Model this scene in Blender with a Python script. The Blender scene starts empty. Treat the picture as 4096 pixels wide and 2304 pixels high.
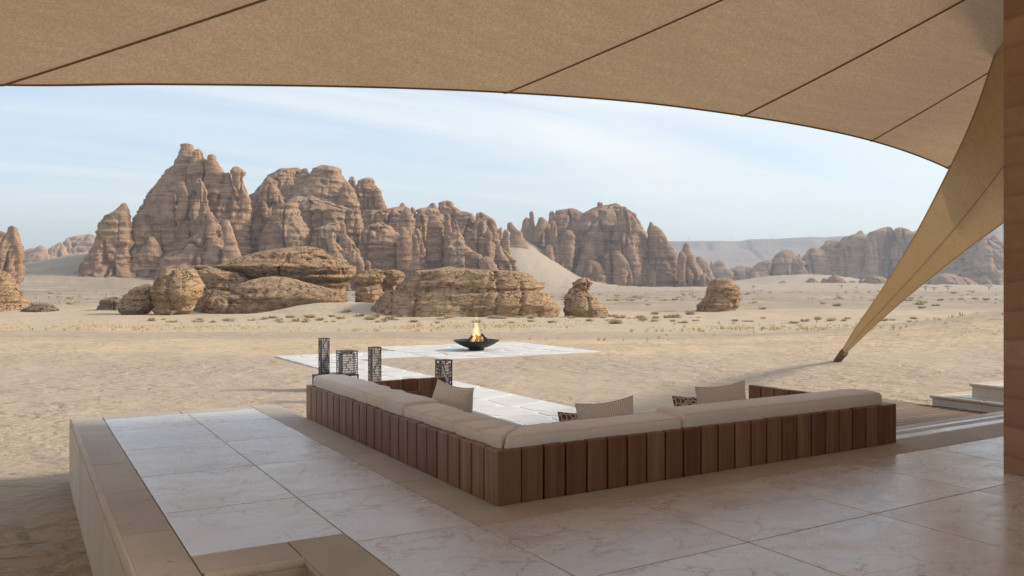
import bpy, bmesh, math, random
import numpy as np
from mathutils import Vector

random.seed(7); rng = np.random.default_rng(7)
S = bpy.context.scene
C = S.collection

# ---------------------------------------------------------------- camera
F, CX, HY, EYE = 3400.0, 2048.0, 1140.0, 1.55          # photo pixels (4096 wide)
YAW = math.radians(30.1)
FW = np.array([math.sin(YAW), math.cos(YAW)]); RT = np.array([math.cos(YAW), -math.sin(YAW)])
cam = bpy.data.cameras.new('camera'); cam.sensor_width = 36; cam.lens = F / 4096 * 36
cam.shift_y = -(1152 - HY) / 4096; cam.clip_start = 0.05; cam.clip_end = 30000
co = bpy.data.objects.new('camera', cam); co.location = (0, 0, EYE)
co.rotation_euler = (math.pi / 2, 0, -YAW); C.objects.link(co); S.camera = co

# ---------------------------------------------------------------- light
SUN_AZ, SUN_EL = math.radians(30.1 + 87), math.radians(29)
W = bpy.data.worlds.new('World'); S.world = W; W.use_nodes = True
nt = W.node_tree; N = nt.nodes; LK = nt.links
sky = N.new('ShaderNodeTexSky'); sky.sky_type = 'NISHITA'; sky.sun_disc = False
sky.sun_elevation = SUN_EL; sky.sun_rotation = SUN_AZ; sky.dust_density = 1.2; sky.air_density = 1.0; sky.ozone_density = 1.5
tc = N.new('ShaderNodeTexCoord'); sep = N.new('ShaderNodeSeparateXYZ'); LK.new(tc.outputs['Generated'], sep.inputs[0])
def wm(op, a, b):
    n = N.new('ShaderNodeMath'); n.operation = op
    for i, v in enumerate((a, b)):
        if isinstance(v, (int, float)): n.inputs[i].default_value = v
        else: LK.new(v, n.inputs[i])
    return n.outputs[0]
zz = wm('ADD', wm('MAXIMUM', sep.outputs['Z'], 0.0), 0.16)
cmb = N.new('ShaderNodeCombineXYZ')
LK.new(wm('DIVIDE', sep.outputs['X'], zz), cmb.inputs[0]); LK.new(wm('DIVIDE', sep.outputs['Y'], zz), cmb.inputs[1])
mp = N.new('ShaderNodeMapping'); mp.inputs['Rotation'].default_value = (0, 0, math.radians(38)); mp.inputs['Scale'].default_value = (0.32, 1.3, 1)
LK.new(cmb.outputs[0], mp.inputs[0])
cn = N.new('ShaderNodeTexNoise'); cn.inputs['Scale'].default_value = 1.1; cn.inputs['Detail'].default_value = 7; cn.inputs['Roughness'].default_value = 0.55; cn.inputs['Distortion'].default_value = 0.7
LK.new(mp.outputs[0], cn.inputs['Vector'])
cr = N.new('ShaderNodeValToRGB'); cr.color_ramp.elements[0].position = 0.40; cr.color_ramp.elements[1].position = 0.66
cr.color_ramp.elements[0].color = (.25, .25, .25, 1); cr.color_ramp.elements[1].color = (1, 1, 1, 1)
LK.new(cn.outputs['Fac'], cr.inputs[0])
mx = N.new('ShaderNodeMixRGB'); LK.new(cr.outputs[0], mx.inputs[0]); LK.new(sky.outputs[0], mx.inputs[1])
mx.inputs[2].default_value = (5.0, 5.2, 5.25, 1)
bg = N['Background']; bg.inputs[1].default_value = 0.122; LK.new(mx.outputs[0], bg.inputs[0])

sl = bpy.data.lights.new('sun', 'SUN'); sl.energy = 3.3; sl.angle = math.radians(9); sl.color = (1.0, 0.87, 0.69)
so = bpy.data.objects.new('sun', sl); C.objects.link(so)
sd = Vector((math.sin(SUN_AZ) * math.cos(SUN_EL), math.cos(SUN_AZ) * math.cos(SUN_EL), math.sin(SUN_EL)))
so.rotation_euler = (-sd).to_track_quat('-Z', 'Y').to_euler(); so.location = (30, -20, 30)

S.view_settings.view_transform = 'Standard'; S.view_settings.look = 'None'
S.view_settings.exposure = 0.78; S.view_settings.gamma = 1.0; S.view_settings.use_curve_mapping = False
try:
    S.cycles.use_denoising = True; S.cycles.max_bounces = 8; S.cycles.diffuse_bounces = 4; S.cycles.transmission_bounces = 6
    S.cycles.transparent_max_bounces = 12; S.cycles.volume_bounces = 0; S.cycles.sample_clamp_indirect = 6
except Exception: pass

# ---------------------------------------------------------------- helpers
def cw(r, f):                       # right/forward metres -> world x, y
    return FW[0] * f + RT[0] * r, FW[1] * f + RT[1] * r
def at(px, py, d):                  # photo pixel at forward distance d -> world point
    r = (px - CX) / F * d; x, y = cw(r, d)
    return np.array([x, y, EYE - (py - HY) / F * d])
def V(px, py, d): return at(px * 1.59006, py * 1.59006, d)

def hash3(ix, iy, iz, s):
    h = (ix * 374761393 + iy * 668265263 + iz * 2147483647 + s * 144665) & 0xffffffff
    h = ((h ^ (h >> 13)) * 1274126177) & 0xffffffff
    h = ((h ^ (h >> 16)) * 2246822519) & 0xffffffff
    return ((h ^ (h >> 15)) & 0xffff) / 32767.5 - 1.0
def noise(x, y, z, s=0):            # smooth value noise, -1..1
    x, y, z = np.broadcast_arrays(np.asarray(x, float), np.asarray(y, float), np.asarray(z, float))
    ix, iy, iz = np.floor(x).astype(np.int64), np.floor(y).astype(np.int64), np.floor(z).astype(np.int64)
    fx, fy, fz = x - ix, y - iy, z - iz
    u, v, w = fx*fx*(3-2*fx), fy*fy*(3-2*fy), fz*fz*(3-2*fz)
    r = 0
    for a in (0, 1):
        for b in (0, 1):
            for c in (0, 1):
                r = r + hash3(ix+a, iy+b, iz+c, s) * (u if a else 1-u) * (v if b else 1-v) * (w if c else 1-w)
    return r
def fbm(x, y, z, o=4, s=0):
    r = 0; a = 1.0; t = 0
    for k in range(o):
        r = r + a * noise(x * 2.03**k, y * 2.03**k, z * 2.03**k, s + k * 17); t += a; a *= .5
    return r / t
def sstep(a, b, x):
    t = np.clip((x - a) / (b - a), 0, 1); return t*t*(3-2*t)

def base_of(p):
    return np.array(p.location) if p is not None else np.zeros(3)
def world_base(p):
    b = np.zeros(3)
    while p is not None:
        b = b + np.array(p.location); p = p.parent
    return b
def mk(name, verts, faces, m, parent=None, smooth=False):
    v = np.asarray(verts, float) - world_base(parent)
    me = bpy.data.meshes.new(name); me.from_pydata(v.tolist(), [], faces if isinstance(faces, list) else faces.tolist())
    if m: me.materials.append(m)
    if smooth: me.polygons.foreach_set('use_smooth', [len(p.vertices) <= 4 for p in me.polygons])
    me.update()
    o = bpy.data.objects.new(name, me); C.objects.link(o)
    if parent is not None: o.parent = parent
    return o
def big(name, verts, quads, m, parent=None, smooth=True):
    v = np.ascontiguousarray((np.asarray(verts, float) - world_base(parent)).astype(np.float32)); q = np.ascontiguousarray(np.asarray(quads, np.int32))
    me = bpy.data.meshes.new(name); me.vertices.add(len(v)); me.vertices.foreach_set('co', v.ravel())
    k = q.shape[1]
    me.loops.add(q.size); me.loops.foreach_set('vertex_index', q.ravel())
    me.polygons.add(len(q)); me.polygons.foreach_set('loop_start', np.arange(0, q.size, k, dtype=np.int32)); me.polygons.foreach_set('loop_total', np.full(len(q), k, np.int32))
    if m: me.materials.append(m)
    me.update(calc_edges=True); me.validate()
    me.polygons.foreach_set('use_smooth', [smooth] * len(me.polygons))
    o = bpy.data.objects.new(name, me); C.objects.link(o)
    if parent is not None: o.parent = parent
    return o
def grid_quads(nu, nv, closed_u=False):
    u = np.arange(nu if closed_u else nu - 1); v = np.arange(nv - 1)
    U, Vv = np.meshgrid(u, v, indexing='ij'); U2 = (U + 1) % nu
    return np.stack([U*nv+Vv, U2*nv+Vv, U2*nv+Vv+1, U*nv+Vv+1], -1).reshape(-1, 4)
def tag(o, label=None, cat=None, group=None, kind=None):
    if label: o['label'] = label
    if cat: o['category'] = cat
    if group: o['group'] = group
    if kind: o['kind'] = kind
    return o
def thing(name, loc, label, cat, group=None, kind=None):
    o = bpy.data.objects.new(name, None); o.location = [float(a) for a in loc]; o.empty_display_size = .2; C.objects.link(o)
    return tag(o, label, cat, group, kind)
def cbox(x0, x1, y0, y1, z0, z1, b=.004):     # chamfered box: verts, faces
    bm = bmesh.new(); bmesh.ops.create_cube(bm, size=1)
    for v in bm.verts:
        v.co = ((x0+x1)/2 + v.co.x*(x1-x0), (y0+y1)/2 + v.co.y*(y1-y0), (z0+z1)/2 + v.co.z*(z1-z0))
    if b: bmesh.ops.bevel(bm, geom=bm.edges[:], offset=b, segments=1, affect='EDGES', profile=.5)
    bm.verts.index_update()
    vs = np.array([v.co[:] for v in bm.verts]); fs = [[v.index for v in f.verts] for f in bm.faces]; bm.free()
    return vs, fs
class MB:
    def __init__(s): s.v = []; s.f = []
    def add(s, vs, fs):
        n = len(s.v); s.v += [tuple(a) for a in vs]; s.f += [[i + n for i in f] for f in fs]; return s
    def box(s, *a, **k): return s.add(*cbox(*a, **k))
    def build(s, name, m, parent=None, smooth=False): return mk(name, s.v, s.f, m, parent, smooth)
def tube(pts, rads, n=8):
    pts = [Vector(p) for p in pts]; vs = []; fs = []
    for i, p in enumerate(pts):
        t = (pts[min(i+1, len(pts)-1)] - pts[max(i-1, 0)]).normalized()
        a = t.cross(Vector((0, 0, 1)) if abs(t.z) < .95 else Vector((1, 0, 0))).normalized(); b = t.cross(a)
        for k in range(n):
            g = 2*math.pi*k/n; vs.append(p + (a*math.cos(g) + b*math.sin(g)) * rads[i])
    for i in range(len(pts)-1):
        for k in range(n): fs.append([i*n+k, i*n+(k+1) % n, (i+1)*n+(k+1) % n, (i+1)*n+k])
    k0 = len(vs); e0 = (len(pts)-1)*n; vs += vs[:n] + vs[e0:e0+n]
    fs.append([k0+k for k in range(n)][::-1]); fs.append([k0+n+k for k in range(n)])
    return [tuple(v) for v in vs], fs
def lathe(prof, n, c=(0, 0, 0)):
    vs = []; fs = []; m = len(prof)
    for k in range(n):
        g = 2*math.pi*k/n
        for r, z in prof: vs.append((c[0]+r*math.cos(g), c[1]+r*math.sin(g), c[2]+z))
    for k in range(n):
        for i in range(m-1): fs.append([k*m+i, ((k+1) % n)*m+i, ((k+1) % n)*m+i+1, k*m+i+1])
    return vs, fs

# ---------------------------------------------------------------- materials
class Mat:
    def __init__(s, name, rough=.8, spec=.3):
        s.m = bpy.data.materials.new(name); s.m.use_nodes = True; s.t = s.m.node_tree; s.b = s.t.nodes['Principled BSDF']
        s.b.inputs['Roughness'].default_value = rough; s.b.inputs['Specular IOR Level'].default_value = spec
        s.tc = s.t.nodes.new('ShaderNodeTexCoord'); s.obj = s.tc.outputs['Object']
    def n(s, typ, **k):
        n = s.t.nodes.new(typ)
        for a, v in k.items(): setattr(n, a, v)
        return n
    def set(s, node, i, v):
        if v is None: return
        if hasattr(v, 'is_linked'): s.t.links.new(v, node.inputs[i])
        elif isinstance(v, (tuple, list)) and len(v) == 3 and node.inputs[i].type == 'RGBA': node.inputs[i].default_value = (*v, 1)
        else: node.inputs[i].default_value = v
    def map(s, scale=(1, 1, 1), rot=(0, 0, 0), vec=None, loc=None):
        n = s.n('ShaderNodeMapping'); s.set(n, 'Vector', vec if vec is not None else s.obj); n.inputs['Scale'].default_value = scale; n.inputs['Rotation'].default_value = rot
        if loc is not None: s.set(n, 'Location', loc)
        return n.outputs[0]
    def noise(s, scale, vec=None, detail=4, rough=.5, dist=0):
        n = s.n('ShaderNodeTexNoise'); s.set(n, 'Vector', vec if vec is not None else s.obj)
        n.inputs['Scale'].default_value = scale; n.inputs['Detail'].default_value = detail; n.inputs['Roughness'].default_value = rough; n.inputs['Distortion'].default_value = dist
        return n.outputs['Fac']
    def vor(s, scale, vec=None, feature='F1', out='Distance', rnd=1):
        n = s.n('ShaderNodeTexVoronoi', feature=feature); s.set(n, 'Vector', vec if vec is not None else s.obj); n.inputs['Scale'].default_value = scale; n.inputs['Randomness'].default_value = rnd
        return n.outputs[out]
    def ramp(s, fac, *stops):
        n = s.n('ShaderNodeValToRGB'); e = n.color_ramp.elements
        while len(e) < len(stops): e.new(.5)
        for i, (p, c) in enumerate(stops):
            e[i].position = p; e[i].color = (*c, 1) if isinstance(c, (tuple, list)) else (c, c, c, 1)
        s.set(n, 0, fac); return n.outputs[0]
    def mix(s, fac, a, b, mode='MIX'):
        n = s.n('ShaderNodeMixRGB', blend_type=mode); s.set(n, 0, fac); s.set(n, 1, a); s.set(n, 2, b); return n.outputs[0]
    def math(s, op, a, b=None, c=None):
        n = s.n('ShaderNodeMath', operation=op)
        for i, v in enumerate((a, b, c)): s.set(n, i, v)
        return n.outputs[0]
    def bump(s, h, strength=.5, dist=.01, normal=None):
        n = s.n('ShaderNodeBump'); n.inputs['Strength'].default_value = strength; n.inputs['Distance'].default_value = dist
        s.set(n, 'Height', h)
        if normal is not None: s.set(n, 'Normal', normal)
        s.t.links.new(n.outputs[0], s.b.inputs['Normal']); return n.outputs[0]
    def color(s, c): s.set(s.b, 'Base Color', c); return s
    def rnd(s): return s.n('ShaderNodeObjectInfo').outputs['Random']
    def rvec(s, k=37.0):
        r = s.rnd(); c = s.n('ShaderNodeCombineXYZ'); s.set(c, 0, s.math('MULTIPLY', r, k)); s.set(c, 1, s.math('MULTIPLY', r, k*1.7)); s.set(c, 2, s.math('MULTIPLY', r, k*.3)); return c.outputs[0]

def mat_sand():
    m = Mat('sand', .95, .1)
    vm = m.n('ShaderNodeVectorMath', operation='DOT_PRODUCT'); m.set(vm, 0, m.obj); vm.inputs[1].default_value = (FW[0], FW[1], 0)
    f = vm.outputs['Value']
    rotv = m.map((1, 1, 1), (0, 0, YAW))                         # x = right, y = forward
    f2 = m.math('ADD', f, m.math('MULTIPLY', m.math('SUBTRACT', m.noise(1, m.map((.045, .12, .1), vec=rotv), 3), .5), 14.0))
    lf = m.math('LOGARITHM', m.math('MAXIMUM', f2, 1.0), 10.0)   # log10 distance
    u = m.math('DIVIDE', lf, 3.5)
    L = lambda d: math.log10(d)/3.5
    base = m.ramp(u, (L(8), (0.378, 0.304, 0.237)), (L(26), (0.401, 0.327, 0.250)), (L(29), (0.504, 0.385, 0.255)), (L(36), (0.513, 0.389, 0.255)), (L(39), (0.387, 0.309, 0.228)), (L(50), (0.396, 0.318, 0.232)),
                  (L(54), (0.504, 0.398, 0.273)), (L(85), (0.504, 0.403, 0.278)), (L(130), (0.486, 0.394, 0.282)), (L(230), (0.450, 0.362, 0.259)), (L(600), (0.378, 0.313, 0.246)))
    gv = m.noise(1, m.map((.02, .10, .1), vec=rotv), 5, .6)
    far = m.math('MULTIPLY', m.ramp(u, (L(170), 0), (L(260), 1), (L(480), 1), (L(620), 0)), m.ramp(gv, (.36, 0), (.54, .9)))
    base = m.mix(far, base, (.25, .215, .165))
    trk = m.noise(1, m.map((.03, 1.5, 1), vec=rotv), 4, .65); tz = m.ramp(u, (L(26), 0), (L(34), 1), (L(120), 1), (L(200), 0))
    base = m.mix(m.math('MULTIPLY', m.ramp(trk, (.48, 0), (.62, .55)), tz), base, (.37, .295, .21))
    base = m.mix(m.math('MULTIPLY', m.ramp(trk, (.30, .5), (.42, 0)), tz), base, (.62, .50, .34))
    blot = m.noise(.35, None, 5, .6)
    base = m.mix(m.ramp(blot, (.3, .30), (.7, 0)), base, (.36, .29, .21))
    fine = m.noise(9, None, 4, .7)
    base = m.mix(m.ramp(fine, (.35, .30), (.6, 0)), base, (.33, .265, .19))
    peb = m.ramp(m.vor(5.5), (.045, 1), (.075, 0))
    pm = m.ramp(m.noise(.8, None, 2), (.5, 0), (.62, .8))
    base = m.mix(m.math('MULTIPLY', peb, pm), base, (.12, .095, .075))
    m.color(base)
    near = m.math('ADD', m.math('ADD', m.math('MULTIPLY', m.noise(1.5, m.map((1, 1.6, 1), vec=rotv), 2, .5, .8), 1.3), m.math('MULTIPLY', m.noise(4.2, m.map((1, 1.7, 1), vec=rotv), 3, .55, .5), .6)), m.math('MULTIPLY', m.noise(14, None, 3, .6), .22))
    near = m.math('MULTIPLY', near, m.ramp(m.noise(.22, None, 3, .6), (.36, .35), (.62, 1)))
    nrm = m.bump(near, 1.0, .15)
    m.bump(m.noise(.5, m.map((.6, 1.8, 1), vec=rotv), 4, .6), .45, .5, nrm)
    return m.m
def mat_rock(name, cols, zs, bump_d, varnish=(.16, .115, .095), vamt=.6, fine=1.0, pits=False):
    m = Mat(name, .95, .1)
    wv = m.noise(.06*fine, None, 3); sp = m.n('ShaderNodeSeparateXYZ'); m.set(sp, 0, m.obj)
    z = m.math('ADD', sp.outputs['Z'], m.math('MULTIPLY', wv, 6/fine))
    cb = m.n('ShaderNodeCombineXYZ'); m.set(cb, 2, z); m.set(cb, 0, m.math('MULTIPLY', sp.outputs['X'], .04)); m.set(cb, 1, m.math('MULTIPLY', sp.outputs['Y'], .04))
    st = m.noise(zs, cb.outputs[0], 6, .65)
    c = m.ramp(st, (.30, cols[0]), (.42, cols[1]), (.60, cols[2]), (.75, cols[1]))
    vn = m.noise(.09*fine, m.map((1, 1, .35)), 6, .62, .8)
    c = m.mix(m.ramp(vn, (.5, 0), (.68, vamt)), c, varnish)
    c = m.mix(m.ramp(m.noise(1.3*fine, None, 5, .7), (.35, .35), (.6, 0)), c, tuple(a*.62 for a in cols[0]))
    h = m.math('ADD', m.math('MULTIPLY', st, 1.0), m.math('MULTIPLY', m.noise(.7*fine, m.map((1, 1, .7)), 7, .68), 1.0))
    if pits:
        pv = m.vor(1.15, m.map((1, 1, 1.2))); band = m.ramp(m.noise(.35, m.map((.35, .35, 1.6)), 2), (.48, 0), (.60, 1))
        pit = m.math('MULTIPLY', m.ramp(pv, (.22, 1), (.42, 0)), band)
        h = m.math('SUBTRACT', h, m.math('MULTIPLY', pit, 2.2))
        crk = m.ramp(m.vor(.33, m.map((1, 1, 3.2), vec=None), 'DISTANCE_TO_EDGE'), (0, 0), (.035, 1))
        h = m.math('ADD', h, m.math('MULTIPLY', crk, .5))
    if pits:                                                     # dark weathering crust on upward faces
        gn = m.n('ShaderNodeNewGeometry'); sn = m.n('ShaderNodeSeparateXYZ'); m.set(sn, 0, gn.outputs['True Normal'])
        cru = m.math('MULTIPLY', m.ramp(sn.outputs['Z'], (.25, 0), (.65, 1)), m.ramp(m.noise(.9, None, 6, .7), (.42, 0), (.64, .7)))
        c = m.mix(cru, c, (.21, .15, .105))
    m.color(c); m.bump(h, 1.0, bump_d); return m.m
def mat_marble():
    m = Mat('polished_marble', .2, .5)
    rv = m.rvec(); v = m.map((.9, 1.25, 1), (0, 0, .35), loc=rv)
    w = m.n('ShaderNodeVectorMath', operation='ADD'); m.set(w, 0, v)
    nn = m.n('ShaderNodeTexNoise'); m.set(nn, 'Vector', v); nn.inputs['Scale'].default_value = 3.2; nn.inputs['Detail'].default_value = 6; nn.inputs['Roughness'].default_value = .62
    sc = m.n('ShaderNodeVectorMath', operation='SCALE'); m.set(sc, 0, nn.outputs['Color']); sc.inputs['Scale'].default_value = .42; m.set(w, 1, sc.outputs[0])
    e1 = m.ramp(m.vor(2.9, w.outputs[0], 'DISTANCE_TO_EDGE'), (.0, 1), (.010, .8), (.026, 0))
    e2 = m.ramp(m.vor(7.5, w.outputs[0], 'DISTANCE_TO_EDGE'), (.0, .8), (.035, 0))
    k1 = m.ramp(m.noise(1.3, v, 4, .6), (.40, 0), (.54, 1)); k2 = m.ramp(m.noise(2.1, v, 4, .6), (.56, 0), (.66, 1))
    vein = m.math('MAXIMUM', m.math('MULTIPLY', e1, k1), m.math('MULTIPLY', e2, k2))
    cl = m.ramp(m.noise(1.1, v, 6, .65), (.3, (.51, .49, .475)), (.6, (.64, .62, .605)))
    cl = m.mix(m.math('MULTIPLY', m.rnd(), .25), cl, (.50, .465, .43))
    dust = m.math('MULTIPLY', m.ramp(m.noise(.9, None, 6, .7), (.50, 0), (.74, .3)), m.ramp(m.noise(60, None, 2), (.3, .6), (.7, 1)))
    cl = m.mix(dust, cl, (.50, .41, .31))
    m.color(m.mix(m.math('MULTIPLY', vein, .7), cl, (.26, .17, .105)))
    m.set(m.b, 'Roughness', m.ramp(m.noise(2.2, v, 5, .7), (.3, .17), (.7, .38)))
    m.bump(m.math('SUBTRACT', m.noise(2.5, v, 5, .6), m.math('MULTIPLY', vein, .3)), .12, .01); return m.m
def mat_rough_stone(name='bush_hammered_stone', c1=(.43, .385, .34), c2=(.51, .465, .415)):
    m = Mat(name, .8, .3); v = m.map(loc=m.rvec())
    c = m.ramp(m.noise(1.6, v, 5, .6), (.35, c1), (.65, c2))
    pit = m.math('MULTIPLY', m.ramp(m.noise(22, m.map((1, 2.5, 1), vec=v), 3, .6), (.62, 0), (.72, 1)), m.ramp(m.noise(2.3, v, 3), (.5, 0), (.62, 1)))
    c = m.mix(m.math('MULTIPLY', pit, .7), c, (.15, .09, .05))
    c = m.mix(m.ramp(m.noise(120, v, 2, .6), (.4, .22), (.6, 0)), c, (.24, .18, .13))
    m.color(c); m.bump(m.math('SUBTRACT', m.noise(95, v, 3, .6), pit), .6, .006); return m.m
def mat_wall_stone():
    m = Mat('honed_limestone', .55, .35); v = m.map(loc=m.rvec())
    c = m.ramp(m.noise(1.2, m.map((1, 1, .35), vec=v), 5, .6), (.3, (.50, .43, .34)), (.65, (.62, .55, .455)))
    ve = m.ramp(m.vor(2.2, v, 'DISTANCE_TO_EDGE'), (0, 1), (.012, 0))
    c = m.mix(m.math('MULTIPLY', ve, m.ramp(m.noise(1.5, v), (.5, 0), (.6, .5))), c, (.33, .235, .15))
    m.color(c); m.bump(m.noise(30, v, 4), .15, .004); return m.m
def mat_wood(name='teak', dark=(.10, .052, .034), mid=(.20, .112, .070), light=(.33, .20, .13), rough=.42, axis=2):
    m = Mat(name, rough, .4); v = m.obj; sc = [26, 26, 26]; sc[axis] = 1.1
    loc = m.rvec(11)
    g = m.noise(1, m.map(tuple(sc), vec=v, loc=loc), 5, .65, .5)
    sc2 = [6, 6, 6]; sc2[axis] = .35
    b = m.noise(1, m.map(tuple(sc2), vec=v, loc=loc), 4, .6, 1.2)
    c = m.mix(.5, m.ramp(g, (.3, dark), (.55, mid), (.8, light)), m.ramp(b, (.3, dark), (.5, mid), (.72, light)))
    hs = m.n('ShaderNodeHueSaturation'); m.set(hs, 'Color', c); r = m.rnd()
    m.set(hs, 'Value', m.math('ADD', m.math('MULTIPLY', r, .5), .74)); m.set(hs, 'Hue', m.math('ADD', m.math('MULTIPLY', r, .012), .490)); m.set(hs, 'Saturation', m.math('SUBTRACT', 1.18, m.math('MULTIPLY', r, .1)))
    c2 = hs.outputs[0]
    c2 = m.mix(m.ramp(m.noise(3.0, None, 5, .7), (.55, 0), (.75, .12)), c2, (.33, .25, .19))
    m.color(c2); m.set(m.b, 'Roughness', m.ramp(g, (.3, rough+.12), (.7, rough-.05))); m.bump(g, .12, .002); return m.m
def mat_fabric(name, c1, c2, wr=.6):
    m = Mat(name, .95, .15)
    wv = m.n('ShaderNodeTexWave', wave_type='BANDS', bands_direction='X'); m.set(wv, 'Vector', m.obj); wv.inputs['Scale'].default_value = 95; wv.inputs['Distortion'].default_value = 1.5
    wy = m.n('ShaderNodeTexWave', wave_type='BANDS', bands_direction='Y'); m.set(wy, 'Vector', m.obj); wy.inputs['Scale'].default_value = 95; wy.inputs['Distortion'].default_value = 1.5
    th = m.math('ADD', wv.outputs['Fac'], wy.outputs['Fac'])
    c = m.mix(m.ramp(m.noise(150, m.map((1, 1, .4)), 3, .6), (.3, 0), (.7, 1)), c1, c2)
    c = m.mix(m.ramp(m.noise(2.5, None, 4), (.4, .15), (.7, 0)), c, tuple(a*.7 for a in c1))
    m.color(c); m.bump(m.math('ADD', m.math('MULTIPLY', th, .3), m.noise(200, None, 2)), .25, .002)
    m.set(m.b, 'Sheen Weight', .2); return m.m
def mat_herring():
    m = Mat('herringbone_weave', .95, .12)
    sp = m.n('ShaderNodeSeparateXYZ'); m.set(sp, 0, m.obj)
    u = m.math('MULTIPLY', m.math('ADD', sp.outputs['X'], 0), 1); v = sp.outputs['Z']
    col = m.math('DIVIDE', u, .085); tri = m.math('PINGPONG', col, 1.0)
    ph = m.math('ADD', m.math('DIVIDE', v, .024), m.math('MULTIPLY', tri, 4.0))
    st = m.math('FRACT', ph); line = m.ramp(st, (.0, 1), (.42, 1), (.52, 0), (.94, 0), (1, 1))
    fz = m.noise(240, None, 2)
    c = m.mix(line, (.80, .735, .67), (.48, .405, .345)); c = m.mix(m.ramp(fz, (.4, .2), (.6, 0)), c, (.45, .38, .32))
    m.color(c); m.bump(m.math('ADD', m.math('MULTIPLY', line, -.5), fz), .3, .003); return m.m
def mat_croc():
    m = Mat('crocodile_weave', .9, .2)
    v = m.map((22, 22, 18)); b = m.n('ShaderNodeTexVoronoi', feature='DISTANCE_TO_EDGE'); m.set(b, 'Vector', v); b.inputs['Scale'].default_value = 1; b.inputs['Randomness'].default_value = .45
    e = m.ramp(b.outputs[0], (.06, 0), (.13, 1))
    m.color(m.mix(e, (.62, .54, .46), (.15, .115, .10))); m.bump(e, .3, .003); return m.m
def mat_tent(name='tent_canvas', c1=(.49, .33, .195), c2=(.56, .40, .255), tr=.40):
    m = Mat(name, .9, .1)
    n1 = m.noise(1, m.map((38, 38, 38)), 3, .75); n2 = m.noise(1, m.map((.8, .8, .8)), 4, .6)
    rw = m.noise(1, m.map((.5, 9, 9), (0, .2, -.6)), 4, .6)
    c = m.mix(m.ramp(n1, (.38, 0), (.62, 1)), tuple(a*.92 for a in c1), tuple(min(1, a*1.06) for a in c2)); c = m.mix(m.ramp(rw, (.4, .25), (.65, 0)), c, tuple(a*.78 for a in c1)); c = m.mix(m.ramp(n2, (.4, .15), (.6, 0)), c, tuple(a*.8 for a in c1))
    m.color(c); m.bump(m.math('ADD', n1, m.math('MULTIPLY', rw, .6)), .3, .01)
    t = m.n('ShaderNodeBsdfTranslucent'); m.set(t, 'Color', c); ms = m.n('ShaderNodeMixShader'); ms.inputs[0].default_value = tr
    m.t.links.new(m.b.outputs[0], ms.inputs[1]); m.t.links.new(t.outputs[0], ms.inputs[2]); m.t.links.new(ms.outputs[0], m.t.nodes['Material Output'].inputs[0]); return m.m
def mat_earth():
    m = Mat('rammed_earth', .95, .1)
    sp = m.n('ShaderNodeSeparateXYZ'); m.set(sp, 0, m.obj)
    z = m.math('ADD', m.math('MULTIPLY', sp.outputs['Z'], 4.2), m.math('MULTIPLY', m.noise(1, m.map((1.2, 1.2, .4)), 4), .8))
    fr = m.math('FRACT', z); ln = m.ramp(fr, (.0, 1), (.06, .6), (.22, 0), (.9, 0), (1, 1))
    cb = m.n('ShaderNodeCombineXYZ'); m.set(cb, 2, m.math('FLOOR', z)); k = m.noise(.9, cb.outputs[0], 0)
    c = m.ramp(k, (.35, (.36, .215, .135)), (.65, (.46, .29, .185)))
    c = m.mix(m.ramp(m.noise(5, m.map((1, 1, 1.3)), 5, .65), (.4, .2), (.62, 0)), c, (.22, .115, .07))
    c = m.mix(m.math('MULTIPLY', ln, .4), c, (.21, .115, .075))
    agg = m.math('MULTIPLY', m.ramp(m.noise(42, None, 3, .7), (.55, 0), (.66, 1)), ln)
    m.color(m.mix(agg, c, (.42, .28, .19)))
    m.bump(m.math('ADD', m.math('MULTIPLY', m.noise(35, None, 4, .7), .6), m.math('MULTIPLY', ln, -.6)), .5, .02); return m.m
def mat_plain(name, c, rough=.6, metal=0, nz=0, ns=20, spec=.4):
    m = Mat(name, rough, spec); m.b.inputs['Metallic'].default_value = metal
    f = m.noise(ns, None, 4, .65); m.color(m.ramp(f, (.3, tuple(a*(1-nz) for a in c)), (.7, tuple(min(1, a*(1+nz)) for a in c))))
    m.set(m.b, 'Roughness', m.ramp(f, (.3, max(.05, rough-.1)), (.7, min(1, rough+.1)))); m.bump(f, .12, .004); return m.m

M = {}
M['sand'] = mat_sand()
M['mount'] = mat_rock('sandstone_cliff', [(.215, .13, .083), (.41, .262, .168), (.53, .362, .235)], .75, 2.0, (.19, .125, .095), .7)
M['mount2'] = mat_rock('dark_sandstone_cliff', [(.21, .132, .094), (.375, .238, .158), (.455, .308, .21)], .55, 2.6, (.20, .13, .10), .55)
M['rock'] = mat_rock('weathered_sandstone', [(.29, .183, .112), (.53, .345, .20), (.61, .425, .268)], 1.3, .8, (.25, .165, .10), .55, 3.2, True)
M['rock_d'] = mat_rock('dark_weathered_sandstone', [(.19, .135, .095), (.26, .19, .13), (.33, .245, .17)], 1.4, .45, (.14, .10, .075), .6, 3.2, True)
M['far'] = mat_rock('distant_escarpment_rock', [(.22, .17, .14), (.27, .21, .17), (.32, .255, .21)], .05, 6, (.19, .15, .13), .4, .15)
M['marble'] = mat_marble(); M['rough'] = mat_rough_stone(); M['limestone'] = mat_wall_stone()
M['nosing'] = mat_rough_stone('pale_stone_nosing', (.50, .43, .35), (.60, .53, .44))
M['grout'] = mat_plain('grout', (.20, .15, .11), .95, 0, .15, 30)
M['wood'] = mat_wood(); M['deck'] = mat_wood('weathered_decking', (.115, .08, .055), (.18, .135, .095), (.25, .195, .14), .6, 0)
M['dark'] = mat_plain('dark_frame', (.02, .014, .011), .8)
M['fabric'] = mat_fabric('oatmeal_linen', (.63, .56, .49), (.77, .705, .635))
M['seat'] = mat_fabric('pale_seat_linen', (.42, .345, .28), (.56, .475, .395))
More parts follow.
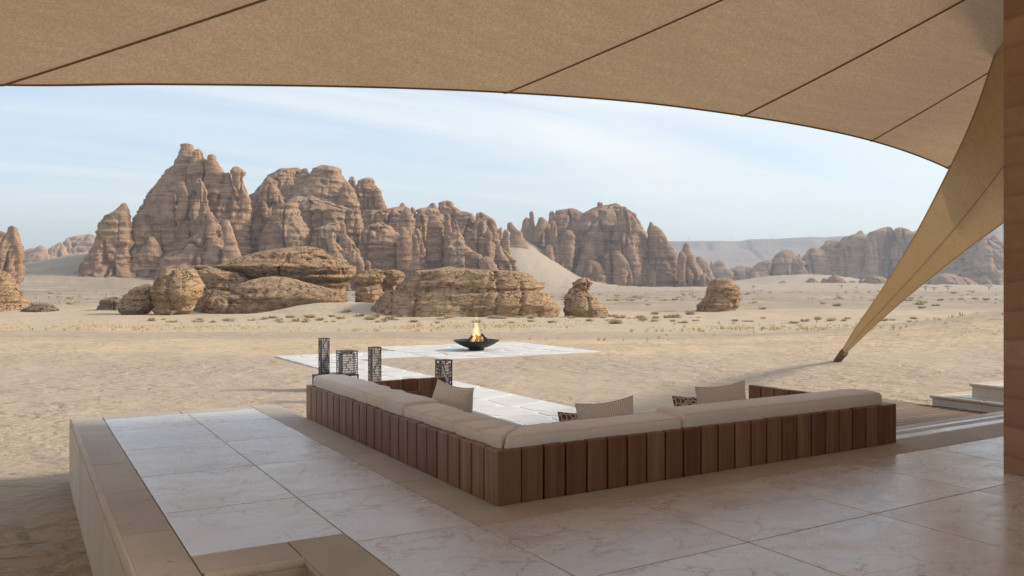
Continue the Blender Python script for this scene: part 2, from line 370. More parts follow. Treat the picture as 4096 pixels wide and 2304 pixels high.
M['herring'] = mat_herring(); M['croc'] = mat_croc()
M['tent'] = mat_tent(); M['leg'] = mat_tent('tent_corner_canvas', (.47, .325, .175), (.54, .385, .225), .09); M['seam'] = mat_tent('tent_seam', (.27, .18, .11), (.32, .215, .135), .2); M['hem'] = mat_tent('tent_hem', (.52, .37, .22), (.58, .42, .26), .2)
M['earth'] = mat_earth()
M['iron'] = mat_plain('blackened_iron', (.035, .034, .036), .45, .6, .3, 12)
M['bronze'] = mat_plain('bronzed_steel', (.05, .029, .022), .5, .3, .3, 25)
M['diffuser'] = mat_plain('frosted_glass', (.5, .5, .52), .5)
M['rope'] = mat_plain('rope_wrap', (.16, .10, .06), .9, 0, .3, 40)
M['bark'] = mat_plain('charred_wood', (.06, .035, .022), .9, 0, .5, 14)
M['ash'] = mat_plain('ash_bed', (.09, .075, .065), .95, 0, .4, 30)
M['stone'] = None
def mat_flag():
    m = Mat('pale_flagstone', .6, .35); v = m.map(loc=m.rvec())
    c = m.ramp(m.noise(1.3, v, 5, .6), (.3, (.49, .475, .46)), (.65, (.58, .57, .56))); c = m.mix(m.math('MULTIPLY', m.rnd(), .3), c, (.50, .46, .41))
    m.color(c); m.bump(m.noise(5, v, 5, .6), .3, .02); return m.m
M['flag'] = mat_flag(); M['mortar'] = mat_plain('white_mortar', (.60, .595, .585), .8, 0, .05, 8)
M['shrub'] = mat_plain('dry_shrub', (.52, .415, .27), .9, 0, .3, 3); M['shrub_g'] = mat_plain('grey_green_shrub', (.43, .365, .245), .9, 0, .3, 3)
M['grass'] = mat_plain('straw_grass', (.50, .37, .20), .9, 0, .25, 2); M['trunk'] = mat_plain('acacia_bark', (.10, .07, .05), .9); M['leaf'] = mat_plain('acacia_leaf', (.065, .065, .035), .9, 0, .3, 1)
M['steel'] = mat_plain('galvanised_steel', (.35, .36, .37), .5)

# ---------------------------------------------------------------- ground
SZ = -0.737
_df = np.array([-9e3, 31, 36, 140, 170, 260, 520, 1000, 9e9]); _dz = np.array([2.287, 2.287, 2.36, 5.5, 5.6, 5.6, 4.6, 1.0, 1.0])
def ground_z(r, f, detail=True):
    r = np.asarray(r, float); f = np.asarray(f, float)
    z = EYE - np.interp(f, _df, _dz)
    G = lambda r0, f0, sr, sf, a: a * np.exp(-((r-r0)/sr)**2 - ((f-f0)/sf)**2)
    z = z + G(27, 37, 9.5, 8, 1.75) + G(-27, 140, 12, 7, 2.5) + G(-300, 640, 85, 110, 27) + G(-215, 600, 60, 60, 16)
    z = z + G(2, 965, 58, 125, 60) + G(425, 1260, 95, 120, 18) + G(60, 165, 16, 10, .9) + G(-75, 150, 30, 20, .8)
    if detail:
        dd = np.hypot(r, f)
        z = z + fbm(r/7, f/7, 0*r, 3, 5) * np.where(dd < 38, .012 + .05*sstep(9, 10, np.abs(r-f*.3)) , .10 + .0012*np.minimum(dd, 800))
        z = z + fbm(r/70, f/70, 0*r, 3, 9) * sstep(45, 160, dd) * np.minimum(.7 + .0015*dd, 2.2)
        z = z + (fbm(r/.55, f/.75, 0*r, 2, 31)) * .02 * (1 - sstep(14, 40, dd))
    return z
TH = np.radians(np.concatenate([np.arange(-44, 44, .145), np.arange(44, 316, 3.0)]))
RR = np.exp(np.linspace(math.log(1.2), math.log(9000), 640))
tt, rr_ = np.meshgrid(TH, RR, indexing='ij'); gr, gf = rr_*np.sin(tt), rr_*np.cos(tt)
gz = ground_z(gr, gf); gx = FW[0]*gf + RT[0]*gr; gy = FW[1]*gf + RT[1]*gr
nr = len(RR)
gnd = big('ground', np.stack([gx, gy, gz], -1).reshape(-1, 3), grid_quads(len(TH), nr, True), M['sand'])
tag(gnd, kind='structure')

# ---------------------------------------------------------------- rocks and mountains
Z1 = lambda x, y: (300+x/2.415, 540+y/2.415); Z2 = lambda x, y: (1000+x/2.899, 640+y/2.898); Z3 = lambda x, y: (1600+x/3.623, 780+y/3.6225)
Z4 = lambda x, y: (2100+x/3.22, 780+y/3.22); Z5 = lambda x, y: (380+x/1.9815, 960+y/1.982); Z6 = lambda x, y: (1400+x/2.342, 1040+y/2.343)
Z7 = lambda x, y: (2700+x/2.342, 880+y/2.342); ZL = lambda x, y: (x/1.61, 500+y/1.61); ZR = lambda x, y: (3000+x/1.6104, 600+y/1.61); ZB = lambda x, y: (2000+x/2.229, 750+y/2.229)
def column(rows, d, zf, L, amp, kd=.75, res=.7, seed=0, style='cliff', sup=2.5):
    P = [(zf(xl, y), zf(xr, y)) for y, xl, xr in rows]
    z = np.array([EYE - (p[0][1]-HY)/F*d for p in P]); a = np.array([(p[0][0]-CX)/F*d for p in P]); b = np.array([(p[1][0]-CX)/F*d for p in P])
    c, h = (a+b)/2, (b-a)/2
    zg = float(np.min(ground_z(np.array([a[-1], c[-1], b[-1]]), np.array([d-h[-1]*kd, d-h[-1]*kd, d]), False))) - .08*L - 1.0
    if z[-1] > zg: z = np.append(z, zg); c = np.append(c, c[-1]); h = np.append(h, h[-1]*1.03)
    o = np.argsort(z); z, c, h = z[o], c[o], h[o]
    top = z[-1] + .12*h[-1]; ztr = np.linspace(z[0], top, max(14, int((top-z[0])/(res))))
    # denser towards the top so caps stay round
    hh = np.interp(ztr, z, h); cc = np.interp(ztr, z, c)
    k = np.clip((top - ztr)/(.55*max(h[-1], 1e-3)), 0, 1); hh = hh*np.sqrt(np.clip(k*(2-k), 0, 1)) + 1e-3
    na = int(np.clip(2*math.pi*np.percentile(h, 80)/res/1.15, 22, 330)); A = np.linspace(0, 2*math.pi, na, endpoint=False)
    ca, sa = np.cos(A)[:, None], np.sin(A)[:, None]
    q = (np.abs(ca)**sup + np.abs(sa)**sup)**(-1/sup)
    X = cc[None] + ca*q*hh[None]; Y = d + sa*q*hh[None]*kd; Zz = np.repeat(ztr[None], na, 0)
    lim = np.minimum(1, hh/(.6*L))[None]
    zw = Zz + .10*L*noise(X/(2.0*L), Y/(2.0*L), Zz*0, seed+1)
    if style == 'cliff':
        st = np.tanh(2.6*(noise(zw/(.17*L), X/(3*L), Y/(3*L), 3)*.65 + noise(zw/(.075*L), X/(1.5*L), Y/(1.5*L), 4)*.5))
        fz = zw/(.26*L) + .6*noise(X/(1.2*L), Y/(1.2*L), Zz/(2*L), seed+41); fr_ = fz-np.floor(fz); led = (fr_-.55)*sstep(-.3, .5, noise(np.floor(fz)*.7, X/(2.5*L), Y/(2.5*L), seed+43))
        n = fbm(X/(1.15*L), Y/(1.15*L), Zz/(6*L), 4, seed+11)
        gro = -np.exp(-(n/.045)**2)
        n2 = noise(X/(.38*L), Y/(.38*L), Zz/(2.5*L), seed+13); gro2 = -np.exp(-(n2/.10)**2)
        D = amp*L*(.045*st + .085*led + .26*gro + .06*gro2 + .20*fbm(X/(1.3*L), Y/(1.3*L), Zz/(1.6*L), 3, seed+21) + .12*fbm(X/(.28*L), Y/(.28*L), Zz/(.2*L), 3, seed+27))
    else:
        st = np.tanh(2.2*(noise(zw/(.42*L), X/(4*L), Y/(4*L), seed+3)*.8 + noise(zw/(.16*L), X/(2*L), Y/(2*L), seed+4)*.45))
        fz = zw/(.33*L) + .22*noise(X/(1.5*L), Y/(1.5*L), Zz/(2*L), seed+41); fr_ = fz-np.floor(fz); led = (fr_**1.5-.45)*sstep(-.4, .4, noise(np.floor(fz)*.7, X/(3*L), Y/(3*L), seed+43))
        fz2 = zw/(.11*L) + .5*noise(X/(.7*L), Y/(.7*L), Zz/L, seed+45); led2 = (fz2-np.floor(fz2)-.5)*sstep(-.1, .5, noise(np.floor(fz2)*.9, X/(1.2*L), Y/(1.2*L), seed+47))
        band = sstep(.0, .5, noise(zw/(.6*L), X/(5*L), Y/(5*L), seed+8))
        p = noise(X/(.16*L), Y/(.16*L), Zz/(.16*L), seed+31); pit = -sstep(.12, .6, p)*band
        n = fbm(X/(1.6*L), Y/(1.6*L), Zz/(4*L), 2, seed+11); n3 = noise(X/(.5*L), Y/(.5*L), Zz/(1.2*L), seed+17); gro = -np.exp(-(n/.03)**2) - .35*np.exp(-(n3/.05)**2)
        D = amp*L*(.09*st + .20*led + .06*led2 + .16*gro + .17*pit + .22*fbm(X/(1.4*L), Y/(1.4*L), Zz/(1.2*L), 3, seed+21) + .06*fbm(X/(.2*L), Y/(.2*L), Zz/(.12*L), 3, seed+27))
    D = D*lim
    X = X + ca*D; Y = Y + sa*D
    x = FW[0]*Y + RT[0]*X; y = FW[1]*Y + RT[1]*X
    v = np.stack([x, y, Zz], -1).reshape(-1, 3)
    return v, grid_quads(na, len(ztr), True)
def rock(name, cols, m, L, amp, res, label=None, cat=None, kind=None, group=None, **k):
    vs, qs, n = [], [], 0
    for i, (zf, d, rows) in enumerate(cols):
        v, q = column(rows, d, zf, L, amp, res=res, seed=i*53+len(name)*7, **k); vs.append(v); qs.append(q+n); n += len(v)
    vs = np.concatenate(vs); qs = np.concatenate(qs)
    o = big(name, vs, qs, m); tag(o, label, cat, group, kind); return o

left_massif = [
 (Z1, 545, [(655,455,495),(690,430,505),(740,385,520),(790,290,535),(840,250,540),(920,228,560),(1060,205,620),(1190,135,700),(1400,60,800)]),
 (Z1, 580, [(200,1000,1240),(300,955,1330),(400,870,1400),(480,830,1420),(600,740,1500),(760,660,1560),(900,560,1650),(1050,500,1720),(1250,380,1800),(1500,300,1850)]),
 (Z1, 572, [(80,1040,1110),(95,1012,1143),(130,1022,1148),(180,1008,1160),(240,995,1180),(330,960,1230)]),
 (Z1, 566, [(135,1165,1215),(165,1145,1232),(210,1140,1245),(260,1120,1290),(400,1090,1330)]),
 (Z1, 575, [(322,880,945),(345,882,1000),(420,850,1050),(470,838,1100),(540,800,1150)]),
 (Z1, 562, [(185,1300,1345),(205,1288,1362),(240,1285,1360),(290,1275,1385),(370,1265,1440),(430,1250,1445),(560,1200,1450)]),
 (Z1, 560, [(303,1535,1575),(340,1508,1640),(365,1505,1662),(420,1510,1640),(470,1530,1660),(560,1560,1680),(650,1590,1700),(730,1600,1703),(860,1450,1680),(1100,1380,1700)]),
 (Z1, 563, [(362,1455,1495),(385,1430,1503),(420,1417,1510),(520,1390,1560),(700,1360,1640),(1000,1300,1680)]),
 (Z1, 568, [(405,1450,1525),(480,1420,1590),(700,1380,1650)]),
 (Z1, 545, [(740,1270,1330),(800,1250,1360),(880,1235,1420),(1000,1150,1450),(1200,850,1500),(1500,700,1600)]),
 (Z1, 535, [(820,1430,1490),(860,1408,1502),(920,1420,1520),(1000,1440,1550),(1120,1420,1580),(1300,1380,1640)]),
 (Z1, 550, [(775,600,665),(800,590,680),(880,555,720),(1000,520,820),(1250,420,900),(1500,380,950)]),
 (Z1, 552, [(560,880,960),(700,840,980),(900,820,1000),(1150,780,1050),(1450,700,1100)]),
 (Z1, 549, [(450,1000,1060),(640,980,1100),(900,960,1120),(1200,900,1150),(1500,850,1200)]),
 (Z1, 547, [(420,1170,1230),(560,1150,1290),(740,1120,1320),(1000,1100,1330),(1500,1000,1400)]),
 (Z1, 540, [(980,700,760),(1050,660,800),(1200,560,860),(1500,450,900)]),
]
mid_massif = [
 (Z2, 575, [(188,195,225),(230,172,270),(300,155,308),(390,130,345),(470,100,390),(600,40,420),(900,-40,520),(1200,-100,600)]),
 (Z2, 560, [(490,440,540),(520,350,575),(600,300,598),(640,280,600),(740,220,660),(830,180,705),(895,150,718),(1100,80,720),(1400,0,760)]),
 (Z2, 690, [(88,520,565),(105,345,600),(150,260,680),(200,200,720),(300,130,850),(420,20,950),(600,0,1100),(1300,0,1200)]),
 (Z2, 665, [(58,810,860),(75,780,990),(110,725,1050),(170,690,1070),(240,660,1130),(330,560,1200),(430,480,1250),(550,420,1280),(800,400,1300),(1400,300,1350)]),
 (Z2, 668, [(95,620,665),(120,590,672),(150,580,690),(250,500,720)]),
 (Z2, 670, [(190,1165,1200),(210,1158,1213),(235,1145,1225),(290,1150,1240),(340,1180,1290),(420,1200,1400)]),
 (Z2, 650, [(210,1310,1440),(250,1265,1450),(285,1262,1457),(330,1240,1500),(400,1230,1535),(480,1220,1560),(550,1240,1585),(700,1200,1650),(1200,1150,1700)]),
 (Z2, 642, [(322,1450,1490),(350,1435,1525),(400,1425,1540),(480,1450,1565),(560,1460,1585)]),
 (Z2, 612, [(415,680,740),(460,620,830),(520,590,1050),(600,590,1280),(800,600,1300),(1400,600,1350)]),
 (Z2, 560, [(740,880,1040),(790,760,1100),(850,720,1110),(950,710,1190),(1050,700,1270),(1150,690,1310),(1300,680,1340),(1500,650,1400)]),
 (Z2, 545, [(840,925,1000),(880,905,1015),(940,890,1010),(1000,900,1050),(1100,900,1090),(1300,850,1200)]),
 (Z2, 553, [(722,1035,1100),(760,1040,1112),(850,1060,1112),(950,1050,1200)]),
 (Z2, 545, [(970,1150,1240),(1020,1130,1280),(1100,1120,1305),(1200,1140,1335),(1320,1190,1345),(1450,1180,1380)]),
 (Z2, 592, [(730,1400,1570),(790,1300,1650),(850,1280,1690),(950,1270,1700),(1150,1280,1710),(1350,1300,1720)]),
 (Z2, 632, [(550,1640,1770),(600,1300,1880),(700,1270,1920),(900,1250,1960),(1400,1250,2000)]),
 (Z2, 605, [(545,1800,1840),(600,1760,1870),(680,1735,1868),(760,1725,1870),(900,1720,1870),(1300,1700,1900)]),
 (Z2, 580, [(780,1740,1790),(830,1760,1850),(900,1720,1862),(1050,1705,1865),(1250,1715,1870),(1450,1700,1900)]),
 (Z2, 570, [(793,1905,1950),(850,1880,1985),(900,1880,1988),(960,1885,1975),(1050,1870,1985),(1150,1870,2000),(1250,1830,2040),(1400,1800,2100)]),
 (Z2, 540, [(1165,1340,1385),(1200,1335,1398),(1290,1340,1400),(1400,1330,1410)]),
 (Z2, 598, [(750,1200,1290),(790,1190,1285),(900,1195,1270),(1100,1190,1290)]),
 (Z2, 640, [(250,1090,1130),(330,1050,1200),(450,1020,1250),(550,1000,1280)]),
 (Z2, 640, [(420,520,640),(480,450,800),(560,420,850),(800,400,900)]),
 (Z3, 610, [(270,280,360),(300,235,370),(400,215,380),(600,200,390),(1100,180,420)]),
 (Z3, 590, [(275,440,520),(320,400,570),(400,385,600),(500,375,640),(700,350,650),(900,330,650),(1200,300,680)]),
 (Z3, 585, [(265,650,715),(320,635,740),(420,640,745),(520,645,760),(700,640,800),(1000,630,850),(1200,600,900)]),
 (Z3, 572, [(505,770,830),(560,730,885),(640,720,890),(720,650,950),(800,640,1050),(870,640,1190),(1000,630,1250),(1200,620,1300)]),
 (Z3, 590, [(350,760,820),(400,745,830),(500,750,870),(620,760,920),(800,700,940)]),
 (Z3, 555, [(820,1000,1080),(880,950,1200),(950,945,1210),(1050,935,1190),(1200,920,1250)]),
 (Z3, 550, [(890,1210,1290),(930,1180,1330),(1000,1165,1390),(1090,1160,1440),(1250,1120,1500)]),
 (Z3, 570, [(725,1420,1460),(780,1390,1500),(870,1360,1570),(960,1350,1650),(1060,1400,1700),(1160,1400,1755),(1300,1350,1820)]),
 (Z3, 620, [(340,1090,1200),(390,1060,1250),(480,1045,1280),(580,1010,1290),(720,975,1350),(870,1000,1355),(1100,950,1400)]),
 (Z3, 612, [(510,1250,1320),(560,1225,1345),(620,1215,1348),(690,1210,1330),(800,1200,1350),(950,1200,1380)]),
]
back_ridge = [
 (Z3, 760, [(195,240,540),(230,225,560),(300,200,640),(500,150,800),(900,100,900)]),
 (Z3, 780, [(80,640,730),(110,560,770),(170,550,800),(230,545,880),(300,560,950),(500,500,1050),(900,450,1200)]),
 (Z3, 770, [(115,445,510),(150,420,525),(190,375,540),(240,350,560)]),
 (Z3, 760, [(240,760,990),(260,740,1050),(350,740,1100),(480,760,1120),(900,700,1200)]),
 (Z3, 745, [(250,1120,1210),(280,1105,1230),(310,1100,1310),(380,1090,1390),(440,1080,1410),(520,1080,1460),(700,1080,1480),(1100,1000,1550)]),
 (Z3, 742, [(465,1455,1485),(520,1410,1492),(700,1400,1500),(900,1380,1540)]),
 (Z3, 735, [(497,1510,1570),(540,1490,1588),(650,1480,1590),(720,1470,1600),(900,1450,1620)]),
 (Z3, 760, [(110,10,60),(150,0,80),(200,-60,120),(300,-120,200),(600,-200,250)]),
 (Z3, 765, [(172,155,190),(200,145,212),(250,130,230)]),
]
dome_mountain = [
 (Z3, 900, [(392,1575,1625),(420,1552,1630),(500,1555,1700),(540,1590,1780),(620,1590,1800),(800,1500,1900)]),
 (Z4, 935, [(207,65,105),(240,57,112),(290,58,125),(350,30,133),(420,0,140),(520,-60,200),(800,-100,300),(1200,-100,300)]),
 (Z4, 935, [(290,0,45),(330,-25,60),(420,-40,90),(550,-80,150)]),
 (Z4, 928, [(282,190,230),(310,175,260),(380,160,320),(500,100,400),(700,80,420),(1000,100,500),(1250,100,500)]),
 (Z4, 945, [(207,325,365),(230,310,380),(270,310,400),(400,290,450)]),
 (Z4, 955, [(178,500,690),(200,390,715),(230,385,740),(300,330,820),(450,300,900),(700,250,950),(1200,250,1000)]),
 (Z4, 960, [(105,1140,1190),(125,1070,1220),(150,930,1250),(190,830,1340),(250,720,1400),(320,650,1460),(400,560,1500),(520,500,1560),(700,450,1620),(900,420,1680),(1250,350,1750)]),
 (Z4, 950, [(88,935,970),(110,925,1015),(145,920,1020),(200,900,1050)]),
 (Z4, 922, [(150,1230,1300),(200,1215,1340),(260,1190,1400),(330,1170,1450),(460,1140,1450),(700,1100,1480),(1200,1080,1500)]),
 (Z4, 935, [(385,1600,1660),(410,1590,1710),(470,1585,1765),(520,1590,1800),(600,1595,1850),(700,1600,1900),(780,1605,1960),(950,1600,1965),(1200,1590,1990)]),
 (Z4, 933, [(345,1605,1630),(365,1598,1655),(390,1600,1655),(430,1595,1670)]),
 (Z4, 915, [(615,2060,2095),(660,2030,2110),(720,2010,2130),(780,1980,2160),(880,1960,2210),(960,1960,2260),(1030,1965,2295),(1170,1970,2330),(1300,1950,2350)]),
 (Z4, 900, [(1020,2270,2320),(1060,2245,2370),(1120,2240,2400),(1170,2235,2412),(1300,2200,2430)]),
 (Z4, 905, [(720,2000,2030),(800,1965,2080),(1000,1965,2060),(1250,1960,2100)]),
 (Z4, 912, [(755,1045,1075),(800,1010,1095),(900,990,1112),(1090,1000,1125),(1250,980,1140)]),
 (Z4, 908, [(715,1150,1200),(770,1140,1260),(850,1130,1320),(950,1130,1350),(1060,1130,1390),(1200,1100,1400)]),
 (Z4, 908, [(835,800,850),(870,790,960),(960,770,1030),(1050,740,1080),(1250,700,1100)]),
 (Z4, 905, [(970,1620,1680),(1050,1600,1690),(1250,1590,1700)]),
 (Z4, 903, [(650,270,340),(740,245,370),(850,240,400),(1000,200,450),(1250,150,500)]),
 (Z4, 920, [(570,820,890),(640,760,900),(760,700,930),(950,640,960),(1200,560,1000)]),
 (Z4, 912, [(330,330,390),(400,325,405),(500,320,420),(700,300,450),(1000,250,470)]),
 (Z4, 912, [(450,520,590),(520,470,640),(700,430,620),(1000,380,600)]),
]
right_range = [
 (Z7, 1480, [(375,850,900),(410,760,908),(450,720,910),(520,640,910),(600,560,920),(700,560,930)]),
 (Z7, 1490, [(280,1020,1085),(310,960,1110),(350,940,1150),(420,890,1220),(600,860,1250),(700,860,1250)]),
 (Z7, 1500, [(318,1152,1170),(345,1148,1174),(370,1140,1190),(450,1100,1220)]),
 (Z7, 1500, [(262,1260,1340),(290,1245,1400),(330,1200,1420),(420,1150,1450),(600,1100,1500),(700,1100,1500)]),
 (Z7, 1510, [(185,1455,1500),(210,1390,1530),(260,1350,1560),(400,1320,1600),(700,1300,1650)]),
 (Z7, 1500, [(98,1725,1755),(130,1690,1770),(160,1580,1778),(210,1540,1780),(350,1500,1790),(700,1480,1800)]),
 (Z7, 1480, [(150,1790,1860),(190,1770,1875),(350,1760,1900),(700,1750,1920)]),
 (Z7, 1510, [(65,1960,2030),(90,1900,2035),(115,1830,2040),(200,1800,2040),(400,1780,2060),(700,1760,2080)]),
 (Z7, 1490, [(70,2075,2130),(90,2050,2180),(130,2035,2250),(200,2030,2290),(400,2010,2330),(700,2000,2400)]),
 (ZR, 1500, [(540,1150,1300),(600,1100,1420),(700,1050,1500),(900,1000,1550)]),
 (ZR, 1450, [(550,1560,1590),(570,1500,1600),(600,1440,1645),(680,1380,1760),(800,1300,1850),(900,1250,1900)]),
 (ZR, 1420, [(620,1480,1560),(700,1420,1640),(800,1380,1700),(900,1350,1750)]),
 (ZR, 1300, [(795,1230,1290),(830,1180,1400),(880,1150,1480),(930,1120,1500)]),
]
low_range = [
 (Z7, 1750, [(375,400,440),(400,360,470),(450,350,480),(520,340,500)]), (Z7, 1760, [(380,330,350),(410,320,360),(470,310,380)]),
 (Z7, 1250, [(340,190,260),(400,180,320),(480,170,360),(560,170,390),(650,170,420)]),
 (Z7, 1650, [(430,560,680),(470,480,760),(600,400,800)]), (Z7, 1640, [(450,380,500),(500,330,540),(600,300,560)]),
]
left_far = [
 (ZL, 1800, [(705,540,600),(720,470,640),(760,420,660),(850,380,700),(950,370,720)]),
 (ZL, 1770, [(725,430,445),(760,410,460),(900,400,480)]),
 (ZL, 1750, [(757,370,400),(800,320,420),(880,300,460),(950,280,480)]),
 (ZL, 1730, [(775,250,270),(800,220,310),(850,160,350),(900,135,370),(950,120,390)]),
 (ZL, 1740, [(795,180,230),(830,140,260),(910,100,300)]), (ZL, 1800, [(760,60,120),(850,0,200),(950,-60,260)]),
]
left_tower = [
 (ZL, 430, [(648,60,95),(670,52,110),(720,30,120),(780,10,130),(860,-30,135),(950,-60,130),(1030,-80,125)]),
 (ZL, 440, [(685,-20,30),(750,-60,60),(900,-90,90),(1050,-120,100)]), (ZL, 450, [(640,-140,-60),(800,-200,0),(1050,-250,50)]),
]
for nm, cols, m, L, res in [('mountain', left_massif, 'mount', 17, .72), ('mountain', mid_massif, 'mount', 15, .72), ('mountain', back_ridge, 'mount', 16, 1.0), ('mountain', dome_mountain, 'mount2', 24, 1.2),
                        ('mountain', right_range, 'mount2', 34, 2.0), ('mountain', low_range, 'mount2', 30, 2.6), ('mountain', left_far, 'mount', 40, 2.6), ('mountain', left_tower, 'mount', 13, .8)]:
    rock(nm, cols, M[m], L, .72 if cols is dome_mountain else 1.0, res, kind='structure')

# the far escarpment: a long cliff with a talus slope
def escarpment(name, pts, d, m, foot):
    xs = np.array([p[0] for p in pts], float); ys = np.array([p[1] for p in pts], float)
    px = np.linspace(xs[0], xs[-1], 340); r = (px-CX)/F*d; zt = EYE + (HY - np.interp(px, xs, ys))/F*d
    prof = [(0, 1.0), (.02, .985), (.05, .80), (.10, .74), (.25, .48), (.5, .22), (.8, .05), (1, -.05)]
    sv = np.linspace(0, 1, 60); off = np.interp(sv, [p[0] for p in prof], [p[1] for p in prof])
    R, Sx = np.meshgrid(r, sv, indexing='ij'); ZT = np.repeat(zt[:, None], 60, 1); ZZ = ZT*np.interp(Sx, [p[0] for p in prof], [p[1] for p in prof])
    gul = fbm(R/150, 0*R, Sx*2, 4, 77); Y = d - Sx*foot + gul*110*(.3+Sx); ZZ = ZZ + fbm(R/90, Sx*9, 0*R, 3, 78)*7*(Sx > .01)
    # back side so it is a solid ridge
    x = FW[0]*Y + RT[0]*R; y = FW[1]*Y + RT[1]*R
    v = np.stack([x, y, ZZ], -1).reshape(-1, 3); n = len(v)
    bx, by = FW[0]*(d+900) + RT[0]*r, FW[1]*(d+900) + RT[1]*r
    v2 = np.concatenate([np.stack([bx, by, zt], -1), np.stack([bx*1.05, by*1.05, zt*0-20], -1)])
    q = grid_quads(340, 60); i = np.arange(339)
    q2 = np.stack([i*60, n+i, n+i+1, (i+1)*60], -1); q3 = np.stack([n+i, n+340+i, n+341+i, n+i+1], -1)
    o = big(name, np.concatenate([v, v2]), np.concatenate([q, q2, q3]), m, smooth=True); tag(o, kind='structure')
escarpment('escarpment', [(2300, 966), (2990, 964), (2997, 957), (3100, 955), (3260, 947), (3300, 949), (3380, 944), (3475, 935), (3560, 930), (3900, 925), (4300, 930)], 4000, M['far'], 1100)
escarpment('far_mountain', [(3780, 1010), (3900, 950), (3970, 905), (4040, 885), (4150, 850), (4300, 880)], 3200, M['far'], 700)

# mid-distance weathered rocks
def mrock(name, cols, m, label, L=4.2, amp=1.0, res=.17, kd=.8, cat='rock', group=None, sup=2.4):
    return rock(name, cols, M[m], L, amp, res, label, cat, group=group, style='tafoni', kd=kd, sup=sup)
mrock('rock_outcrop', [(Z5, 150, [(455,100,200),(475,50,240),(520,22,250),(585,20,260),(620,30,260)])], 'rock_d', 'small reddish pitted rock at the left foot of the yellow outcrops', 3)
mrock('rock_outcrop', [(Z5, 140, [(350,380,450),(390,290,475),(440,250,480),(520,220,470),(570,200,440),(610,240,420),(640,240,420)])], 'rock', 'rounded yellow rock riddled with dark holes, leaning on a taller pitted rock', 3.5)
mrock('rock_outcrop', [(Z5, 138, [(215,590,720),(240,560,790),(290,500,815),(350,475,840),(400,465,845),(460,450,830),(520,450,790),(590,480,720),(640,480,720)])], 'rock', 'tall honeycombed yellow rock with a flat top beside the long layered outcrop', 3.8)
mrock('rock_outcrop', [(Z5, 158, [(50,1640,1720),(75,1370,1800),(120,1230,1850),(180,1060,1980),(215,970,2040),(250,1040,2060),(300,1150,2060),(330,1250,2000),(400,1250,2000)]),
      (Z5, 156, [(325,1300,1750),(360,1100,1900),(470,1000,1990),(560,1000,1990)])], 'rock', 'broad pale domed rock with an overhanging fluted ledge', 5.5, .8, kd=.55)
mrock('rock_outcrop', [(Z5, 146, [(325,1100,1750),(345,1060,1800),(380,1050,1900),(420,1050,1990),(470,900,1990),(540,880,1900),(600,880,1900)]), (Z5, 143, [(455,930,1030),(490,890,1180),(540,880,1200),(600,880,1200)])], 'rock', 'long low layered yellow rock shelf under the pale domed rock', 4.5, .8, kd=.35)
mrock('rock_outcrop', [(Z5, 149, [(395,860,1000),(430,820,1150),(500,790,2050),(560,780,2080),(620,780,2080)])], 'rock', 'thin basal rock ledge joining the yellow outcrops at sand level', 4, .7, kd=.25)
mrock('rock_outcrop', [(Z5, 153, [(213,700,960),(260,700,1150),(330,800,1250),(500,800,1300),(600,800,1300)])], 'rock', 'sloping yellow rock between the honeycombed rock and the pale dome', 4.5, .8, kd=.5)
mrock('rock_outcrop', [(Z5, 150, [(232,2150,2280),(250,2080,2300),(290,2035,2310),(320,2040,2300),(350,2075,2290),(400,2080,2290),(450,2060,2300)]), (Z5, 151, [(238,2310,2410),(270,2290,2445),(310,2285,2455),(350,2300,2420),(380,2280,2400),(450,2260,2420)])], 'rock', 'two-part mushroom-shaped yellow rock with a dark crusted top', 3.2, kd=.9)
mrock('rock_outcrop', [(Z6, 136, [(72,820,1050),(85,700,1250),(97,600,1500),(115,560,1640),(150,520,1700),(210,470,1790),(262,420,1808),(275,425,1770),(300,380,1775),(330,320,1840),(400,230,1900),(460,190,1950),(500,160,1960),(550,100,1930),(600,100,1930)])], 'rock', 'largest low rock mound with a dark crusted top behind the fire bowl', 5.5, .75, kd=.55)
mrock('rock_outcrop', [(Z6, 139, [(165,2165,2230),(185,2130,2260),(220,2090,2275),(260,2060,2275),(290,2040,2262),(320,2005,2290),(360,1990,2340),(400,1995,2380),(450,2000,2420),(500,2010,2425),(560,2000,2430)])], 'rock', 'cone-shaped rock with a knobbed top beside the largest low mound', 3.2, .75, kd=.9)
mrock('boulder', [(ZB, 187, [(808,1920,2020),(825,1890,2070),(850,1875,2095),(900,1850,2125),(950,1845,2140),(1000,1810,2140),(1050,1770,2135),(1090,1760,2090),(1150,1760,2085)])], 'rock', 'lone rounded boulder with rows of dark holes out on the open plain', 4.2, .55, .2, kd=.9, cat='boulder')
mrock('boulder', [(ZL, 147, [(1147,250,310),(1160,205,345),(1180,165,362),(1197,143,367),(1207,150,362),(1214,185,325),(1225,183,318),(1245,180,312),(1265,180,312)])], 'rock_d', 'small dark mushroom-shaped rock standing alone on the sand', 2.2, .9, .14, kd=.9, cat='boulder')
mrock('rock_outcrop', [(ZL, 172, [(935,-80,10),(960,-110,40),(1000,-130,75),(1050,-150,100),(1100,-170,130),(1140,-180,152),(1190,-180,150)])], 'rock', 'pale yellow rock slope below the dark rock tower', 4.5)
